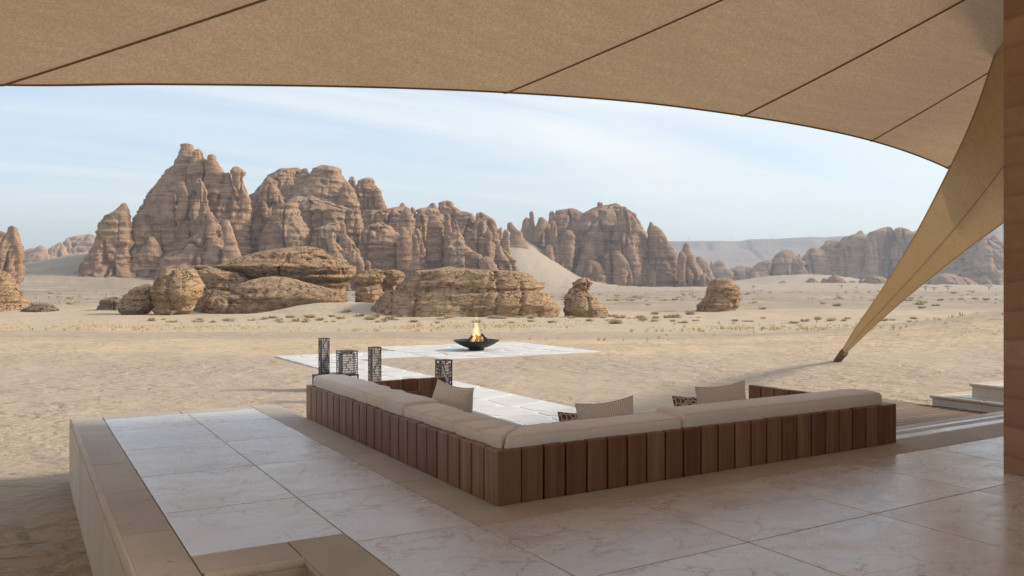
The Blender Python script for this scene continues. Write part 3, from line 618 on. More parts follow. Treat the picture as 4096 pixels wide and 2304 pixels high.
for i, rows in enumerate([[(545,1265,1305),(575,1230,1330),(612,1215,1342),(640,1215,1342)], [(545,1385,1415),(570,1375,1422),(610,1360,1425),(640,1360,1425)], [(512,1490,1530),(545,1440,1570),(580,1425,1600),(615,1420,1600),(640,1420,1600)],
      [(570,1640,1685),(615,1610,1700),(640,1610,1700)], [(548,1735,1760),(580,1722,1765),(615,1718,1770),(640,1718,1770)], [(530,1800,1960),(560,1780,1985),(612,1765,1990),(640,1765,1990)], [(570,1005,1025),(590,960,1040),(615,945,1058),(640,945,1058)]]):
    lab = ['brown dome-shaped rock at the foot of the far dune', 'narrow upright rock against the large peaked rock by the far dune', 'largest peaked rock at the foot of the far dune', 'low squat rock beside the large peaked rock by the far dune',
           'narrow standing rock touching the long block-shaped rock', 'long block-shaped rock at the foot of the far cliffs', 'small tilted slab rock on the edge of the far dune'][i]
    rock('rock', [(Z7, 1130, rows)], M['mount2'], 11, .9, 1.0, lab, 'rock', group='rocks at the foot of the far dune', kd=.8)

# ---------------------------------------------------------------- terrace
K = .03
def sh(vs):
    vs = np.array(vs, float); vs[:, 1] += K*np.clip(vs[:, 0] - 2.9, 0, None); return vs
ter = MB()
PIT = (.86, 1.43, 2.3, 4.77)
ter.box(.515, .86, 2.3, 11.09, -.75, -.012, b=0); ter.box(1.43, 2.87, 2.3, 11.09, -.75, -.012, b=0); ter.box(.86, 1.43, 4.77, 11.09, -.75, -.012, b=0)
ter.box(.86, 1.43, 2.3, 4.77, -.75, -.45, b=0); ter.box(-4, 2.87, -4, 2.3, -.75, -.012, b=0)
tv, tf = cbox(2.87, 16.0, -4.0, 5.33, -.75, -.012, b=0); ter.add(sh(tv), tf)
terrace = ter.build('terrace', M['grout']); tag(terrace, kind='structure')
def tile(x0, x1, y0, y1, m, name='paving_tile', z1=0.0, g=.004, th=.03, b=.003, parent=None, shear=True):
    v, f = cbox(x0+g, x1-g, y0+g, y1-g, z1-th, z1, b)
    return mk(name, sh(v) if shear else v, f, M[m], terrace if parent is None else parent)
# left platform fields
yr = [10.83, 9.95, 8.69, 7.425, 6.165, 5.115]
for a, b in zip(yr[1:], yr[:-1]): tile(.845, 1.755, a, b, 'marble')
yr2 = [10.83, 9.95, 8.69, 7.425, 6.165, 4.91, 3.68, 2.45, 1.22, 0]
for a, b in zip(yr2[1:], yr2[:-1]): tile(1.755, 2.56, a, b, 'marble')
xs = [2.56, 3.80, 5.02, 6.25, 7.48, 8.71, 9.94, 11.2, 12.4]; ys = [4.84, 3.69, 2.46, 1.23, 0, -1.2]
for i in range(len(xs)-1):
    for j in range(len(ys)-1):
        if xs[i] >= 7.4 and ys[j] < 4.0: continue
        tile(xs[i], xs[i+1], ys[j+1], ys[j], 'marble')
# rough borders
yb = [11.1, 10.4, 9.3, 8.1, 6.95, 5.75, 4.6, 3.4, 2.3]
for a, b in zip(yb[1:], yb[:-1]): tile(.54, .845, a, min(b, 10.83) if b > 11 else b, 'rough', 'border_slab')
for a, b in ((.54, .845), (.845, 1.7), (1.7, 2.56), (2.56, 2.87)): tile(a, b, 10.83, 11.07, 'rough', 'border_slab')
yb = [10.83, 9.9, 8.7, 7.45, 6.2, 5.20]
for a, b in zip(yb[1:], yb[:-1]): tile(2.56, 2.905 if b < 9.95 else 2.875, a, b, 'rough', 'border_slab')
tile(.845, 1.40, 4.80, 5.115, 'rough', 'border_slab'); tile(1.40, 1.755, 3.6, 5.115, 'rough', 'border_slab'); tile(1.46, 1.755, 2.45, 3.6, 'rough', 'border_slab')
xb = [2.56, 3.7, 4.9, 6.1, 7.2, 8.4, 9.6, 10.8, 12.0]
for a, b in zip(xb[:-1], xb[1:]): tile(a, b, 4.84, 5.20 if a < 7 else 5.30, 'rough', 'border_slab')
# bullnose edging and retaining wall panels
def nosing(name, p0, p1, rad, m, parent, n=8):
    v, f = tube([p0, p1], [rad, rad], 12); return mk(name, v, f, M[m], parent, True)
yb = [11.1, 10.1, 9.1, 8.1, 7.05, 6.0, 4.9, 3.8, 2.3]
for a, b in zip(yb[1:], yb[:-1]): nosing('bullnose_edge', (.535, a+.003, -.032), (.535, b-.003, -.032), .032, 'nosing', terrace)
for a, b in ((.54, 1.7), (1.7, 2.87)): nosing('bullnose_edge', (a+.003, 11.07, -.032), (b-.003, 11.07, -.032), .032, 'nosing', terrace)
nosing('bullnose_edge', (2.872, 9.75, -.032), (2.872, 11.07, -.032), .032, 'nosing', terrace)
nosing('bullnose_edge', (.86, 4.79, -.032), (1.42, 4.79, -.032), .032, 'nosing', terrace); nosing('bullnose_edge', (1.43, 2.4, -.032), (1.43, 4.79, -.032), .032, 'nosing', terrace)
yb = [11.08, 9.2, 7.3, 5.4, 3.6, 2.3]
for a, b in zip(yb[1:], yb[:-1]): v, f = cbox(.50, .514, a+.002, b-.002, -.85, -.05, .002); mk('wall_panel', v, f, M['limestone'], terrace)
for a, b in ((.515, 1.7), (1.7, 2.87)): v, f = cbox(a+.002, b-.002, 11.09, 11.104, -.85, -.05, .002); mk('wall_panel', v, f, M['limestone'], terrace)
v, f = cbox(2.87, 2.884, 9.7, 11.08, -.85, -.05, .002); mk('wall_panel', v, f, M['limestone'], terrace)
v, f = cbox(.87, 1.42, 4.75, 4.768, -.45, -.05, .002); mk('wall_panel', v, f, M['limestone'], terrace)
v, f = cbox(1.412, 1.428, 2.4, 4.75, -.45, -.05, .002); mk('wall_panel', v, f, M['limestone'], terrace)
v, f = cbox(.87, 1.41, 2.4, 4.75, -.45, -.43, .002); mk('paving_tile', v, f, M['limestone'], terrace)

# steps down to the deck
steps = thing('stone_steps', (9.5, 5.6, -.36), 'two wide shallow stone steps leading from the terrace down to the timber deck', 'steps')
for (y0, ym, y1, z) in ((5.30, 5.87, 6.0, -.12), (5.9, 6.5, 6.68, -.24)):
    v, f = cbox(7.46, 15.9, y0, y1, -.8, z-.03, 0); mk('step_core', sh(v), f, M['grout'], steps)
    for a, b in ((7.46, 8.9), (8.9, 10.3), (10.3, 11.8), (11.8, 13.4)):
        tile(a, b, y0+.04, ym, 'marble', 'tread_inlay', z, .002, parent=steps); tile(a, b, ym, y1, 'rough', 'tread_edge', z, .002, parent=steps)
v, f = cbox(7.46, 15.9, 5.30, 5.335, -.6, -.002, .004); mk('riser', sh(v), f, M['limestone'], steps)
# timber deck
deck = thing('timber_deck', (10, 8, -.40), 'weathered timber deck of long boards at the foot of the stone steps', 'deck')
y = 6.69
while y < 9.75:
    for a, b in ((7.6, 10.2), (10.2, 12.56)):
        j = .3*math.sin(y*37); v, f = cbox(a if a < 8 else a+j, b if b > 12 else b+j, y+.014, y+.140, -.39, -.36, .003)
        mk('board', sh(v), f, M['deck'], deck)
    y += .152
mb = MB()
for x in np.arange(7.8, 12.6, .8): v, f = cbox(x, x+.06, 6.7, 9.78, -.9, -.392, 0); mb.add(sh(v), f)
v, f = cbox(7.58, 12.55, 6.7, 9.76, -.9, -.43, 0); mb.add(sh(v), f); mb.build('joist_and_gap_shade', M['dark'], deck)  # solid dark plate added below the boards, standing in for shade in the gaps
# stone entrance blocks on the right
eb = thing('stone_stair', (13.5, 7, -.36), 'pale limestone stair of two blocks rising from the right end of the deck', 'stairs')
for (x0, y1, z0, z1) in ((12.57, 8.38, -.9, -.205), (12.95, 7.96, -.21, .0)):
    v, f = cbox(x0+.03, 19, 5.9, y1-.03, z0, z1-.045, 0); mk('riser_core', v, f, M['grout'], eb)
    ybs = [y1-.02, 7.55 if y1 > 8 else 7.1, 6.6, 5.9]
    for a, b in zip(ybs[1:], ybs[:-1]): v, f = cbox(x0+.014, x0+.03, a+.002, b-.002, z0, z1-.045, .002); mk('riser_panel', v, f, M['limestone'], eb)
    v, f = cbox(x0+.03, 19, y1-.03, y1-.014, z0, z1-.045, .002); mk('riser_panel', v, f, M['limestone'], eb)
    for a, b in zip(ybs[1:], ybs[:-1]): v, f = cbox(x0-.015, x0+.22, a+.002, (b if b < y1-.1 else y1+.015)-.002, z1-.045, z1, .014); mk('tread_nosing', v, f, M['nosing'], eb)
    v, f = cbox(x0+.222, 19, y1-.2, y1+.015, z1-.045, z1-.002, .01); mk('tread_nosing', v, f, M['nosing'], eb)
    v, f = cbox(x0+.222, 19, 5.9, y1-.202, z1-.04, z1-.004, .003); mk('tread_inlay', v, f, M['marble'], eb)

# rammed earth villa wall
vl = thing('villa_wall', (7.02, 4.0, 0), 'brown rammed earth villa wall with uneven layers at the terrace edge', 'wall')
nz_, ny_ = 150, 60
def earth_face(name, o, du, dv, nu, nv, nrm, seed):
    u, v = np.meshgrid(np.linspace(0, 1, nu), np.linspace(0, 1, nv), indexing='ij')
    p = np.array(o)[None, None] + u[..., None]*np.array(du) + v[..., None]*np.array(dv)
    d = .012*fbm(p[..., 0]*3+p[..., 1]*3, p[..., 2]*9, 0*u, 3, seed) + .006*np.sign(np.sin(p[..., 2]*26))
    d = d*np.minimum(1, np.minimum(u, 1-u)*30)
    p = p + d[..., None]*np.array(nrm)
    return p.reshape(-1, 3), grid_quads(nu, nv)
v, q = earth_face('f', (7.02, 4.03, -.02), (0, -8, 0), (0, 0, 4.32), 160, 160, (-1, 0, 0), 3); big('wall_face', v, q, M['earth'], vl)
v, q = earth_face('f', (18, 4.03, -.02), (-10.98, 0, 0), (0, 0, 4.32), 160, 120, (0, 1, 0), 4); big('wall_face', v, q, M['earth'], vl)  # unseen side of the sun-blocking mass
mb = MB(); mb.box(7.04, 17.98, -3.97, 4.01, -.02, 4.3, b=0); mb.build('sun_block_core', M['earth'], vl)  # unseen villa mass, extended behind the wall to block the sun from the terrace

# ---------------------------------------------------------------- flagstone path
pv = MB(); ZP = SZ + .028
for r in ((7.03, 8.85, 8.2, 27.15), (8.85, 11.15, 24.75, 27.15), (11.15, 17.1, 23.5, 29.25)): pv.box(r[0], r[1], r[2], r[3], SZ-.3, ZP, b=0)
path = pv.build('path', M['mortar']); tag(path, kind='structure')
def clip(poly, p, n):
    out = []
    for i in range(len(poly)):
        a, b = poly[i], poly[(i+1) % len(poly)]; da = (a[0]-p[0])*n[0]+(a[1]-p[1])*n[1]; db = (b[0]-p[0])*n[0]+(b[1]-p[1])*n[1]
        if da <= 0: out.append(a)
        if (da <= 0) != (db <= 0): t = da/(da-db); out.append((a[0]+t*(b[0]-a[0]), a[1]+t*(b[1]-a[1])))
    return out
def crazy(x0, x1, y0, y1, s):
    nx, ny = max(2, round((x1-x0)/s)), max(1, round((y1-y0)/s)); seeds = []
    for i in range(nx):
        for j in range(ny): seeds.append((x0+(i+.5+random.uniform(-.42, .42))*(x1-x0)/nx, y0+(j+.5+random.uniform(-.42, .42))*(y1-y0)/ny))
    for k, p in enumerate(seeds):
        poly = [(x0, y0), (x1, y0), (x1, y1), (x0, y1)]
        for q in seeds:
            if q is p: continue
            dx, dy = q[0]-p[0], q[1]-p[1]; l = math.hypot(dx, dy)
            if l > 3.2*s: continue
            poly = clip(poly, ((p[0]+q[0])/2-dx/l*.035, (p[1]+q[1])/2-dy/l*.035), (dx/l, dy/l))
            if len(poly) < 3: break
        if len(poly) < 3: continue
        # inset and round a little
        c = np.mean(poly, 0); P = []
        for i in range(len(poly)):
            a, b, d_ = np.array(poly[i-1]), np.array(poly[i]), np.array(poly[(i+1) % len(poly)])
            for t in (.82, 1): 
                w = a+(b-a)*t if t < 1 else b+(d_-b)*.18
                P.append(w+(c-w)*.015)
        n = len(P); zt = ZP + .006 + random.uniform(0, .007); vs = [(p_[0], p_[1], ZP-.02) for p_ in P] + [(p_[0], p_[1], zt-.004) for p_ in P] + [tuple(np.append(p_+(c-p_)*.012, zt)) for p_ in P]
        fs = [[i, (i+1) % n, n+(i+1) % n, n+i] for i in range(n)] + [[n+i, n+(i+1) % n, 2*n+(i+1) % n, 2*n+i] for i in range(n)] + [list(range(2*n, 3*n))]
        mk('flagstone', vs, fs, M['flag'], path)
crazy(7.03, 8.85, 8.2, 27.15, .95); crazy(8.85, 11.15, 24.75, 27.15, 1.0); crazy(11.15, 17.1, 23.5, 29.25, 1.15)

# ---------------------------------------------------------------- sofa
sofa = thing('corner_sofa', (2.9, 5.2, 0), 'long L-shaped outdoor sofa of upright dark wood planks with oatmeal cushions', 'sofa')
TOP = .385
def plank(x0, x1, y0, y1, z0=.0, z1=TOP, b=.006):
    dz = random.uniform(-.003, .003); v, f = cbox(x0, x1, y0, y1, z0, z1+dz, b); return mk('plank', sh(v), f, M['wood'], sofa)
X0, Y0 = 2.89, 5.19; X1, Y1 = 7.45, 9.77
n = 23; w = (Y1-Y0)/n
for i in range(n):
    if i == 0: continue
    plank(X0, X0+.085, Y0+i*w+.009, Y0+(i+1)*w-.009)
plank(X0, X0+.2, Y0, Y0+w-.006)                                    # corner post
n = 22; w2 = (X1-.28-X0-.2)/21
for i in range(21): plank(X0+.2+i*w2+.009, X0+.2+(i+1)*w2-.009, Y0, Y0+.085)
plank(X1-.274, X1, Y0, Y0+.16)
nP = 9; wl = 1.8/nP
for i in range(1, nP): plank(X0+.085+i*wl-.2+.006 + .115, X0+.085+(i+1)*wl-.2-.006 + .115, Y1-.07, Y1, -.1)
for i in range(0, nP): 
    if i == 0: plank(X1-.07, X1, Y0+.16+.006, Y0+wl+.1, -.1)
    else: plank(X1-.07, X1, Y0+.1+i*wl+.006, Y0+.1+(i+1)*wl-.006, -.1)
fr = MB()
def fbx(*a, m=None):
    v, f = cbox(*a, b=0); fr.add(sh(v), f)
fbx(X0+.088, X0+.30, Y0+.2, Y1-.03, -.74, .34); fbx(X0+.204, X1-.28, Y0+.088, Y0+.30, -.74, .335)
fbx(X0+.30, X0+1.75, Y0+.31, Y1-.072, -.74, -.12); fbx(X0+1.752, X1-.072, Y0+.31, Y0+1.7, -.74, -.122)
fbx(X0+.088, X0+1.8, Y1-.068, Y1-.02, -.74, -.102); fbx(X1-.068, X1-.02, Y0+.3, Y0+1.85, -.74, -.103)
fr.build('frame', M['dark'], sofa)
for a_ in ((X0+.15, X0+1.8, Y1-.1, Y1-.072, -.3, TOP-.15), (X1-.1, X1-.074, Y0+.2, Y0+1.85, -.3, TOP-.15)): v, f = cbox(*a_, b=.003); mk('end_board', sh(v), f, M['wood'], sofa)
def cushion(name, axis, s0, s1, c0, c1, z0, z1, m, parent, miter0=0, miter1=0, wr=1.0, tilt=0.0, seed=0, smooth=True):
    """soft box along an arm; s = along, c = across (c0 outer edge)"""
    ns, nc = max(12, int((s1-s0)/.02)), 40
    A = np.linspace(0, 2*math.pi, nc, endpoint=False); e = 6.5
    ca, sa = np.cos(A), np.sin(A); q = (np.abs(ca)**e+np.abs(sa)**e)**(-1/e)
    U, Wv = ca*q, sa*q                                             # cross-section -1..1
    t = np.linspace(0, 1, ns); Ln = s1-s0; rr = .05
    end = np.minimum(t, 1-t)*Ln; k = np.sqrt(np.clip(1-np.clip(1-end/rr, 0, 1)**2, .0, 1)); k = np.maximum(k, .02)
    hc, hz = (c1-c0)/2, (z1-z0)/2; cm, zm = (c0+c1)/2, (z0+z1)/2
    TT, UU = np.meshgrid(t, U, indexing='ij'); _, WW = np.meshgrid(t, Wv, indexing='ij')
    kk = k[:, None]
    Cc = cm + UU*(hc - rr*(1-kk)); Zc = zm + WW*(hz - rr*.8*(1-kk))
    Zc = np.where(kk < .03, zm + WW*hz*.15, Zc); Cc = np.where(kk < .03, cm + UU*hc*.85, Cc)
    rel = (Cc - c0)
    Sx = s0 + TT*Ln + miter0*rel*(1-TT) - miter1*rel*TT
    top = np.clip(WW, 0, 1)
    Zc = Zc + top*(.010*np.cos(UU*1.4) + tilt*UU)
    sd_ = seed*13+5
    wrk = -np.exp(-(noise(Sx/.13+Cc*.9, Cc/.5, Zc/.6, sd_)/.16)**2)*.7 + noise(Sx/.05, Cc/.45, Zc/.5, sd_+1)*.3
    msk = sstep(-.1, .6, noise(Sx/.7, Cc/.9, 0*Sx, sd_+2))
    dsp = wr*(.026*wrk*msk + .008*fbm(Sx/.35, Cc/.35, Zc/.35, 3, sd_+3))
    Zc = Zc + dsp*(.35+.65*top); Cc = Cc + dsp*UU*.7
    if axis == 'y': P = np.stack([Cc, Sx, Zc], -1)
    else: P = np.stack([Sx, Cc, Zc], -1)
    P = P.reshape(-1, 3); qd = grid_quads(ns, nc)
    i = np.arange(ns-1); wrap = np.stack([i*nc+nc-1, (i+1)*nc+nc-1, (i+1)*nc, i*nc], -1)
    fcs = np.concatenate([qd, wrap]).tolist() + [list(range(nc)), [(ns-1)*nc+j for j in range(nc)][::-1]]
    o = mk(name, sh(P), fcs, m, parent, True); G_ = sh(P).reshape(ns, nc, 3)
    for j in ((15, 5) if z1 > .3 else ()):
        v, f = tube([tuple(a) for a in G_[2:-2, j]], [.0055]*(ns-4), 6); pp = mk('piping', v, f, m, None, True); pp.parent = o; pp.location = -world_base(parent)
    return o
cushion('back_cushion', 'y', Y0+.065, 7.05, X0+.065, X0+.46, .30, .468, M['fabric'], sofa, miter0=1, wr=1.1, seed=1)
cushion('back_cushion', 'y', 7.045, 9.73, X0+.06, X0+.46, .32, .492, M['fabric'], sofa, wr=1.25, seed=2)
cushion('back_cushion', 'x', X0+.075, 4.70, Y0+.06, Y0+.44, .30, .468, M['fabric'], sofa, miter0=1, wr=.6, seed=3)
cushion('back_cushion', 'x', 4.70, 7.33, Y0+.055, Y0+.46, .32, .495, M['fabric'], sofa, wr=.3, seed=4)
for i, (a, b) in enumerate(((Y0+.5, 7.0), (7.0, 9.6))): cushion('seat_cushion', 'y', a, b, X0+.42, X0+1.72, -.12, .08, M['seat'], sofa, seed=10+i, wr=.6)
for i, (a, b) in enumerate(((X0+1.73, 5.9), (5.9, 7.28))): cushion('seat_cushion', 'x', a, b, Y0+.46, Y0+1.68, -.12, .08, M['seat'], sofa, seed=20+i, wr=.6)
def pillow(loc, rz, tilt, w, h, t, m, label, group=None, seed=0):
    nu, nv = 44, 34; u, v = np.meshgrid(np.linspace(-1, 1, nu), np.linspace(-1, 1, nv), indexing='ij')
    pin_u = 1 - .10*(1-v**2)*0 - .09*(1-np.abs(u))*0
    X = u*(w/2)*(1-.075*(1-v**2)*np.abs(u)**2); Z = v*(h/2)*(1-.07*(1-u**2)*np.abs(v)**2)
    T = t/2*np.clip((1-np.abs(u)**2.2)*(1-np.abs(v)**2.2), 0, 1)**.62
    T = T + .010*fbm(u*3+seed, v*3, 0*u, 3, seed)*(1-np.maximum(np.abs(u), np.abs(v))**4)
    Z = Z - .02*h*(1-u**2)*(v > 0)*v + .02*w*u*(v > 0)*v*(1 if seed % 2 else -.4)
    fr_ = np.stack([X, -T, Z], -1).reshape(-1, 3); bk = np.stack([X, T, Z], -1).reshape(-1, 3)
    q = grid_quads(nu, nv); q2 = q[:, ::-1] + len(fr_)
    # seam welt all round
    ring = [(i, 0) for i in range(nu)] + [(nu-1, j) for j in range(1, nv)] + [(i, nv-1) for i in range(nu-2, -1, -1)] + [(0, j) for j in range(nv-2, 0, -1)]
    pts = [(X[i, j], 0, Z[i, j]) for i, j in ring]
    o = thing('throw_pillow', loc, label, 'pillow', group); 
    def add(name, vs, fs, mm, sm):
        me = bpy.data.meshes.new(name); me.from_pydata([tuple(map(float, a)) for a in vs], [], [list(map(int, f_)) for f_ in fs]); me.materials.append(mm); me.polygons.foreach_set('use_smooth', [sm]*len(me.polygons))
        ob = bpy.data.objects.new(name, me); C.objects.link(ob); ob.parent = o
    add('cover', np.concatenate([fr_, bk]), np.concatenate([q, q2]), m, True)
    tv_, tf_ = tube(pts+[pts[0]], [.006]*(len(pts)+1), 6); add('piping', tv_, tf_, m, True)
    o.rotation_euler = (tilt, 0, rz)
pillow((3.56, 7.32, .33), math.pi/2+.10, .20, .66, .56, .28, M['herring'], 'herringbone throw pillow with a sagging top on the left arm of the sofa', seed=1)
pillow((4.34, 5.86, .30), .03, -.16, .62, .54, .27, M['herring'], 'herringbone throw pillow nearest the sofa corner', seed=3)
pillow((4.33, 6.16, .21), -.06, -.22, .52, .46, .22, M['croc'], 'dark reptile-patterned pillow in front of the herringbone pillow nearest the sofa corner', seed=4)
pillow((5.74, 5.93, .33), .02, -.14, .64, .58, .27, M['herring'], 'herringbone throw pillow beside the open end of the sofa', seed=7)
pillow((5.70, 6.24, .25), -.08, -.22, .52, .46, .22, M['croc'], 'dark reptile-patterned pillow in front of the pillow by the open sofa end', seed=6)

# ---------------------------------------------------------------- lanterns
def lantern(loc, s, h, label, group='lattice lanterns behind the sofa', dx=.052, dz=.05):
    o = thing('lantern', loc, label, 'lantern', group); h2 = s/2; x, y, z = loc; b = .0105
    mb = MB()
    for sx in (-1, 1):
        for sy in (-1, 1): mb.box(x+sx*h2-(.016 if sx > 0 else 0), x+sx*h2+(.016 if sx < 0 else 0), y+sy*h2-(.016 if sy > 0 else 0), y+sy*h2+(.016 if sy < 0 else 0), z, z+h, b=.002)
    mb.box(x-h2-.002, x+h2+.002, y-h2-.002, y+h2+.002, z, z+.014, b=.002); mb.build('frame', M['bronze'], o)
    c = MB(); c.box(x-h2-.005, x+h2+.005, y-h2-.005, y+h2+.005, z+h, z+h+.018, b=.003); c.box(x-.02, x+.02, y-.02, y+.02, z+h+.016, z+h+.024, b=.002); c.build('cap', M['bronze'], o)
    nzz = int(h/dz); dzz = h/nzz; nxx = max(3, int(round(s/dx))); dxx = s/nxx
    for side in range(4):
        mb = MB(); t = .005
        def bar(u0, u1, z0, z1):
            if side == 0: mb.box(x-h2+u0, x-h2+u1, y-h2, y-h2+t, z0, z1, b=0)
            if side == 1: mb.box(x-h2+u0, x-h2+u1, y+h2-t, y+h2, z0, z1, b=0)
            if side == 2: mb.box(x-h2, x-h2+t, y-h2+u0, y-h2+u1, z0, z1, b=0)
            if side == 3: mb.box(x+h2-t, x+h2, y-h2+u0, y-h2+u1, z0, z1, b=0)
        for k in range(1, nzz): bar(.011, s-.011, z+k*dzz-b/2, z+k*dzz+b/2)
        for k in range(nzz):
            if side < 2: us = [s*(.22+.56*abs(((k*.25+.1) % 2)-1))]
            else: us = [s*(.18+.22*abs(((k*.34) % 2)-1)), s*(.55+.25*abs(((k*.34+.7) % 2)-1))]
            for uu in us: bar(uu-b*.8, uu+b*.8, z+k*dzz, z+(k+1)*dzz)
        mb.build('lattice_panel', M['bronze'], o)
    mb = MB(); mb.box(x-h2*.78, x+h2*.78, y-h2*.78, y+h2*.78, z+.03, z+h-.03, b=.004); mb.build('diffuser', M['diffuser'], o)
    return o
tp = at(1342, 1497, 18.4); zt = float(tp[2])
tb = thing('low_table', (tp[0], tp[1], SZ), 'low bronze lattice table carrying two lanterns behind the sofa', 'table')
mb = MB(); tx, ty = tp[0], tp[1]; mb.box(tx-.44, tx+.44, ty-.26, ty+.26, zt-.03, zt, b=.004); mb.build('table_top', M['bronze'], tb)
for sx in (-1, 1):
    for sy in (-1, 1): v, f = cbox(tx+sx*.42-.015, tx+sx*.42+.015, ty+sy*.24-.015, ty+sy*.24+.015, SZ-.05, zt-.03, .002); mk('leg', v, f, M['bronze'], tb)
for sy in (-1, 1):
    mb = MB()
    for k in range(1, 7): mb.box(tx-.41, tx+.41, ty+sy*.245-.003, ty+sy*.245+.003, SZ+k*.05, SZ+k*.05+.008, b=0)
    for k in range(12): mb.box(tx-.40+k*.068, tx-.39+k*.068, ty+sy*.242-.003, ty+sy*.242+.003, SZ+(k % 3)*.1, SZ+(k % 3)*.1+.15, b=0)
    mb.build('lattice_panel', M['bronze'], tb)
def on(px, d, z): 
    p = at(px, HY, d); return (float(p[0]), float(p[1]), z)
lantern(on(1296, 18.45, zt), .19, .76, 'slim lattice lantern standing on the low table')
lantern(on(1388, 18.35, zt), .36, .50, 'wide squat lattice lantern standing on the low table')
lantern(on(1499, 16.6, SZ), .2, 1.06, 'tall lattice lantern standing between the low table and the sofa end panel')
lantern(on(1775, 13.1, SZ), .2, 1.12, 'tall lattice lantern half hidden behind the herringbone pillow on the sofa')

# ---------------------------------------------------------------- fire bowl
BX, BY, BZ = 13.65, 26.0, ZP+.012
bowl = thing('fire_bowl', (BX, BY, BZ), 'wide shallow blackened iron fire bowl on the stone pad', 'fire bowl')
prof = [(.02, .105), (.26, .105), (.45, .16), (.62, .235), (.74, .305), (.79, .345), (.80, .35), (.805, .342), (.755, .295), (.63, .215), (.46, .135), (.28, .075), (.02, .07)]
v, f = lathe(prof, 72, (BX, BY, BZ)); mk('bowl', v, f, M['iron'], bowl, True)
v, f = lathe([(.262, .0), (.268, .0), (.268, .10), (.25, .10), (.25, .0), (.262, 0)], 60, (BX, BY, BZ)); mk('base_ring', v, f, M['iron'], bowl, True)
v, f = lathe([(.0, .15), (.3, .15), (.42, .17), (.5, .185)], 40, (BX, BY, BZ)); mk('ash_bed', v, f, M['ash'], bowl, True)
labs = ['charred split log leaning on the left of the fire', 'short log leaning behind the left log in the fire', 'upright charred log in the middle of the fire', 'thick dark log at the front right of the fire', 'long log sloping down to the right rim of the bowl', 'log leaning at the back of the fire', 'small round log lying in the bowl on the right']
for i, (r0, f0, z0, r1, f1, z1, rad) in enumerate([(-.30, -.05, .17, -.14, .0, .50, .05), (-.36, .1, .17, -.20, .05, .42, .045), (-.02, -.18, .17, .03, .0, .44, .055), (.16, -.14, .17, .12, .02, .50, .06), (.50, -.02, .20, .17, .05, .56, .045), (.02, .24, .17, .0, .04, .52, .05), (.30, -.1, .19, .40, .12, .20, .05)]):
    a = Vector((*cw(r0, f0), z0)) + Vector((BX, BY, BZ)); b = Vector((*cw(r1, f1), z1)) + Vector((BX, BY, BZ)); pts = [a.lerp(b, t) + Vector((random.uniform(-.012, .012), random.uniform(-.012, .012), 0)) for t in np.linspace(0, 1, 7)]
    v, f = tube(pts, [rad*random.uniform(.85, 1.1) for _ in range(7)], 9); o = mk('log', v, f, M['bark'], None); tag(o, labs[i], 'log', 'logs in the fire bowl')
def mat_flame():
    m = bpy.data.materials.new('flame'); m.use_nodes = True; t = m.node_tree; t.nodes.clear()
    h = Mat.__new__(Mat); h.m = m; h.t = t; h.tc = t.nodes.new('ShaderNodeTexCoord'); h.obj = h.tc.outputs['Object']
    out = t.nodes.new('ShaderNodeOutputMaterial'); em = t.nodes.new('ShaderNodeEmission')
    sp = h.n('ShaderNodeSeparateXYZ'); h.set(sp, 0, h.obj); z = sp.outputs['Z']
    wob = h.n('ShaderNodeTexNoise'); h.set(wob, 'Vector', h.map((2.2, 2.2, 3.2))); wob.inputs['Scale'].default_value = 1.5; wob.inputs['Detail'].default_value = 3
    ws = h.n('ShaderNodeSeparateXYZ'); h.set(ws, 0, wob.outputs['Color'])
    amp = h.math('MULTIPLY', z, .22)
    x = h.math('ADD', sp.outputs['X'], h.math('MULTIPLY', h.math('SUBTRACT', ws.outputs['X'], .5), amp)); y = h.math('ADD', sp.outputs['Y'], h.math('MULTIPLY', h.math('SUBTRACT', ws.outputs['Y'], .5), amp))
    rad = h.math('SQRT', h.math('ADD', h.math('MULTIPLY', x, x), h.math('MULTIPLY', y, y)))
    R = h.ramp(h.math('DIVIDE', z, 1.15), (.0, .20), (.16, .22), (.32, .125), (.55, .095), (.80, .06), (1, 0))
    q = h.math('SUBTRACT', 1.0, h.math('DIVIDE', rad, R)); q = h.math('MAXIMUM', q, 0.0)
    tn = h.noise(1, h.map((9, 9, 3.4)), 4, .6, .8); br = h.ramp(tn, (.36, 0), (.62, 1))
    up = h.ramp(h.math('DIVIDE', z, 1.15), (0, 1), (.4, .75), (.75, .30), (1, 0))
    low = h.ramp(h.math('DIVIDE', z, 1.15), (0, 0), (.3, .4), (1, .2))
    q = h.math('MULTIPLY', h.math('MULTIPLY', h.math('POWER', q, .8), up), h.math('MAXIMUM', br, low))
    h.set(em, 'Strength', h.math('MULTIPLY', q, 7.5)); h.set(em, 'Color', h.ramp(h.math('DIVIDE', z, 1.15), (0, (1, .38, .06)), (.25, (1, .58, .16)), (.6, (1, .70, .30)), (1, (1, .7, .4))))
    t.links.new(em.outputs[0], out.inputs['Volume']); return m
fl = bpy.data.meshes.new('flame'); v, f = lathe([(.0, .0), (.26, .0), (.27, .3), (.2, .6), (.16, .9), (.08, 1.13), (.0, 1.15)], 24); fl.from_pydata(v, [], f); fl.materials.append(mat_flame())
fo = bpy.data.objects.new('flame', fl); fo.scale = (1.2, 1.2, 1.12); fo.location = (BX, BY, BZ+.16); C.objects.link(fo); tag(fo, 'yellow flame rising from the logs in the iron bowl', 'flame')

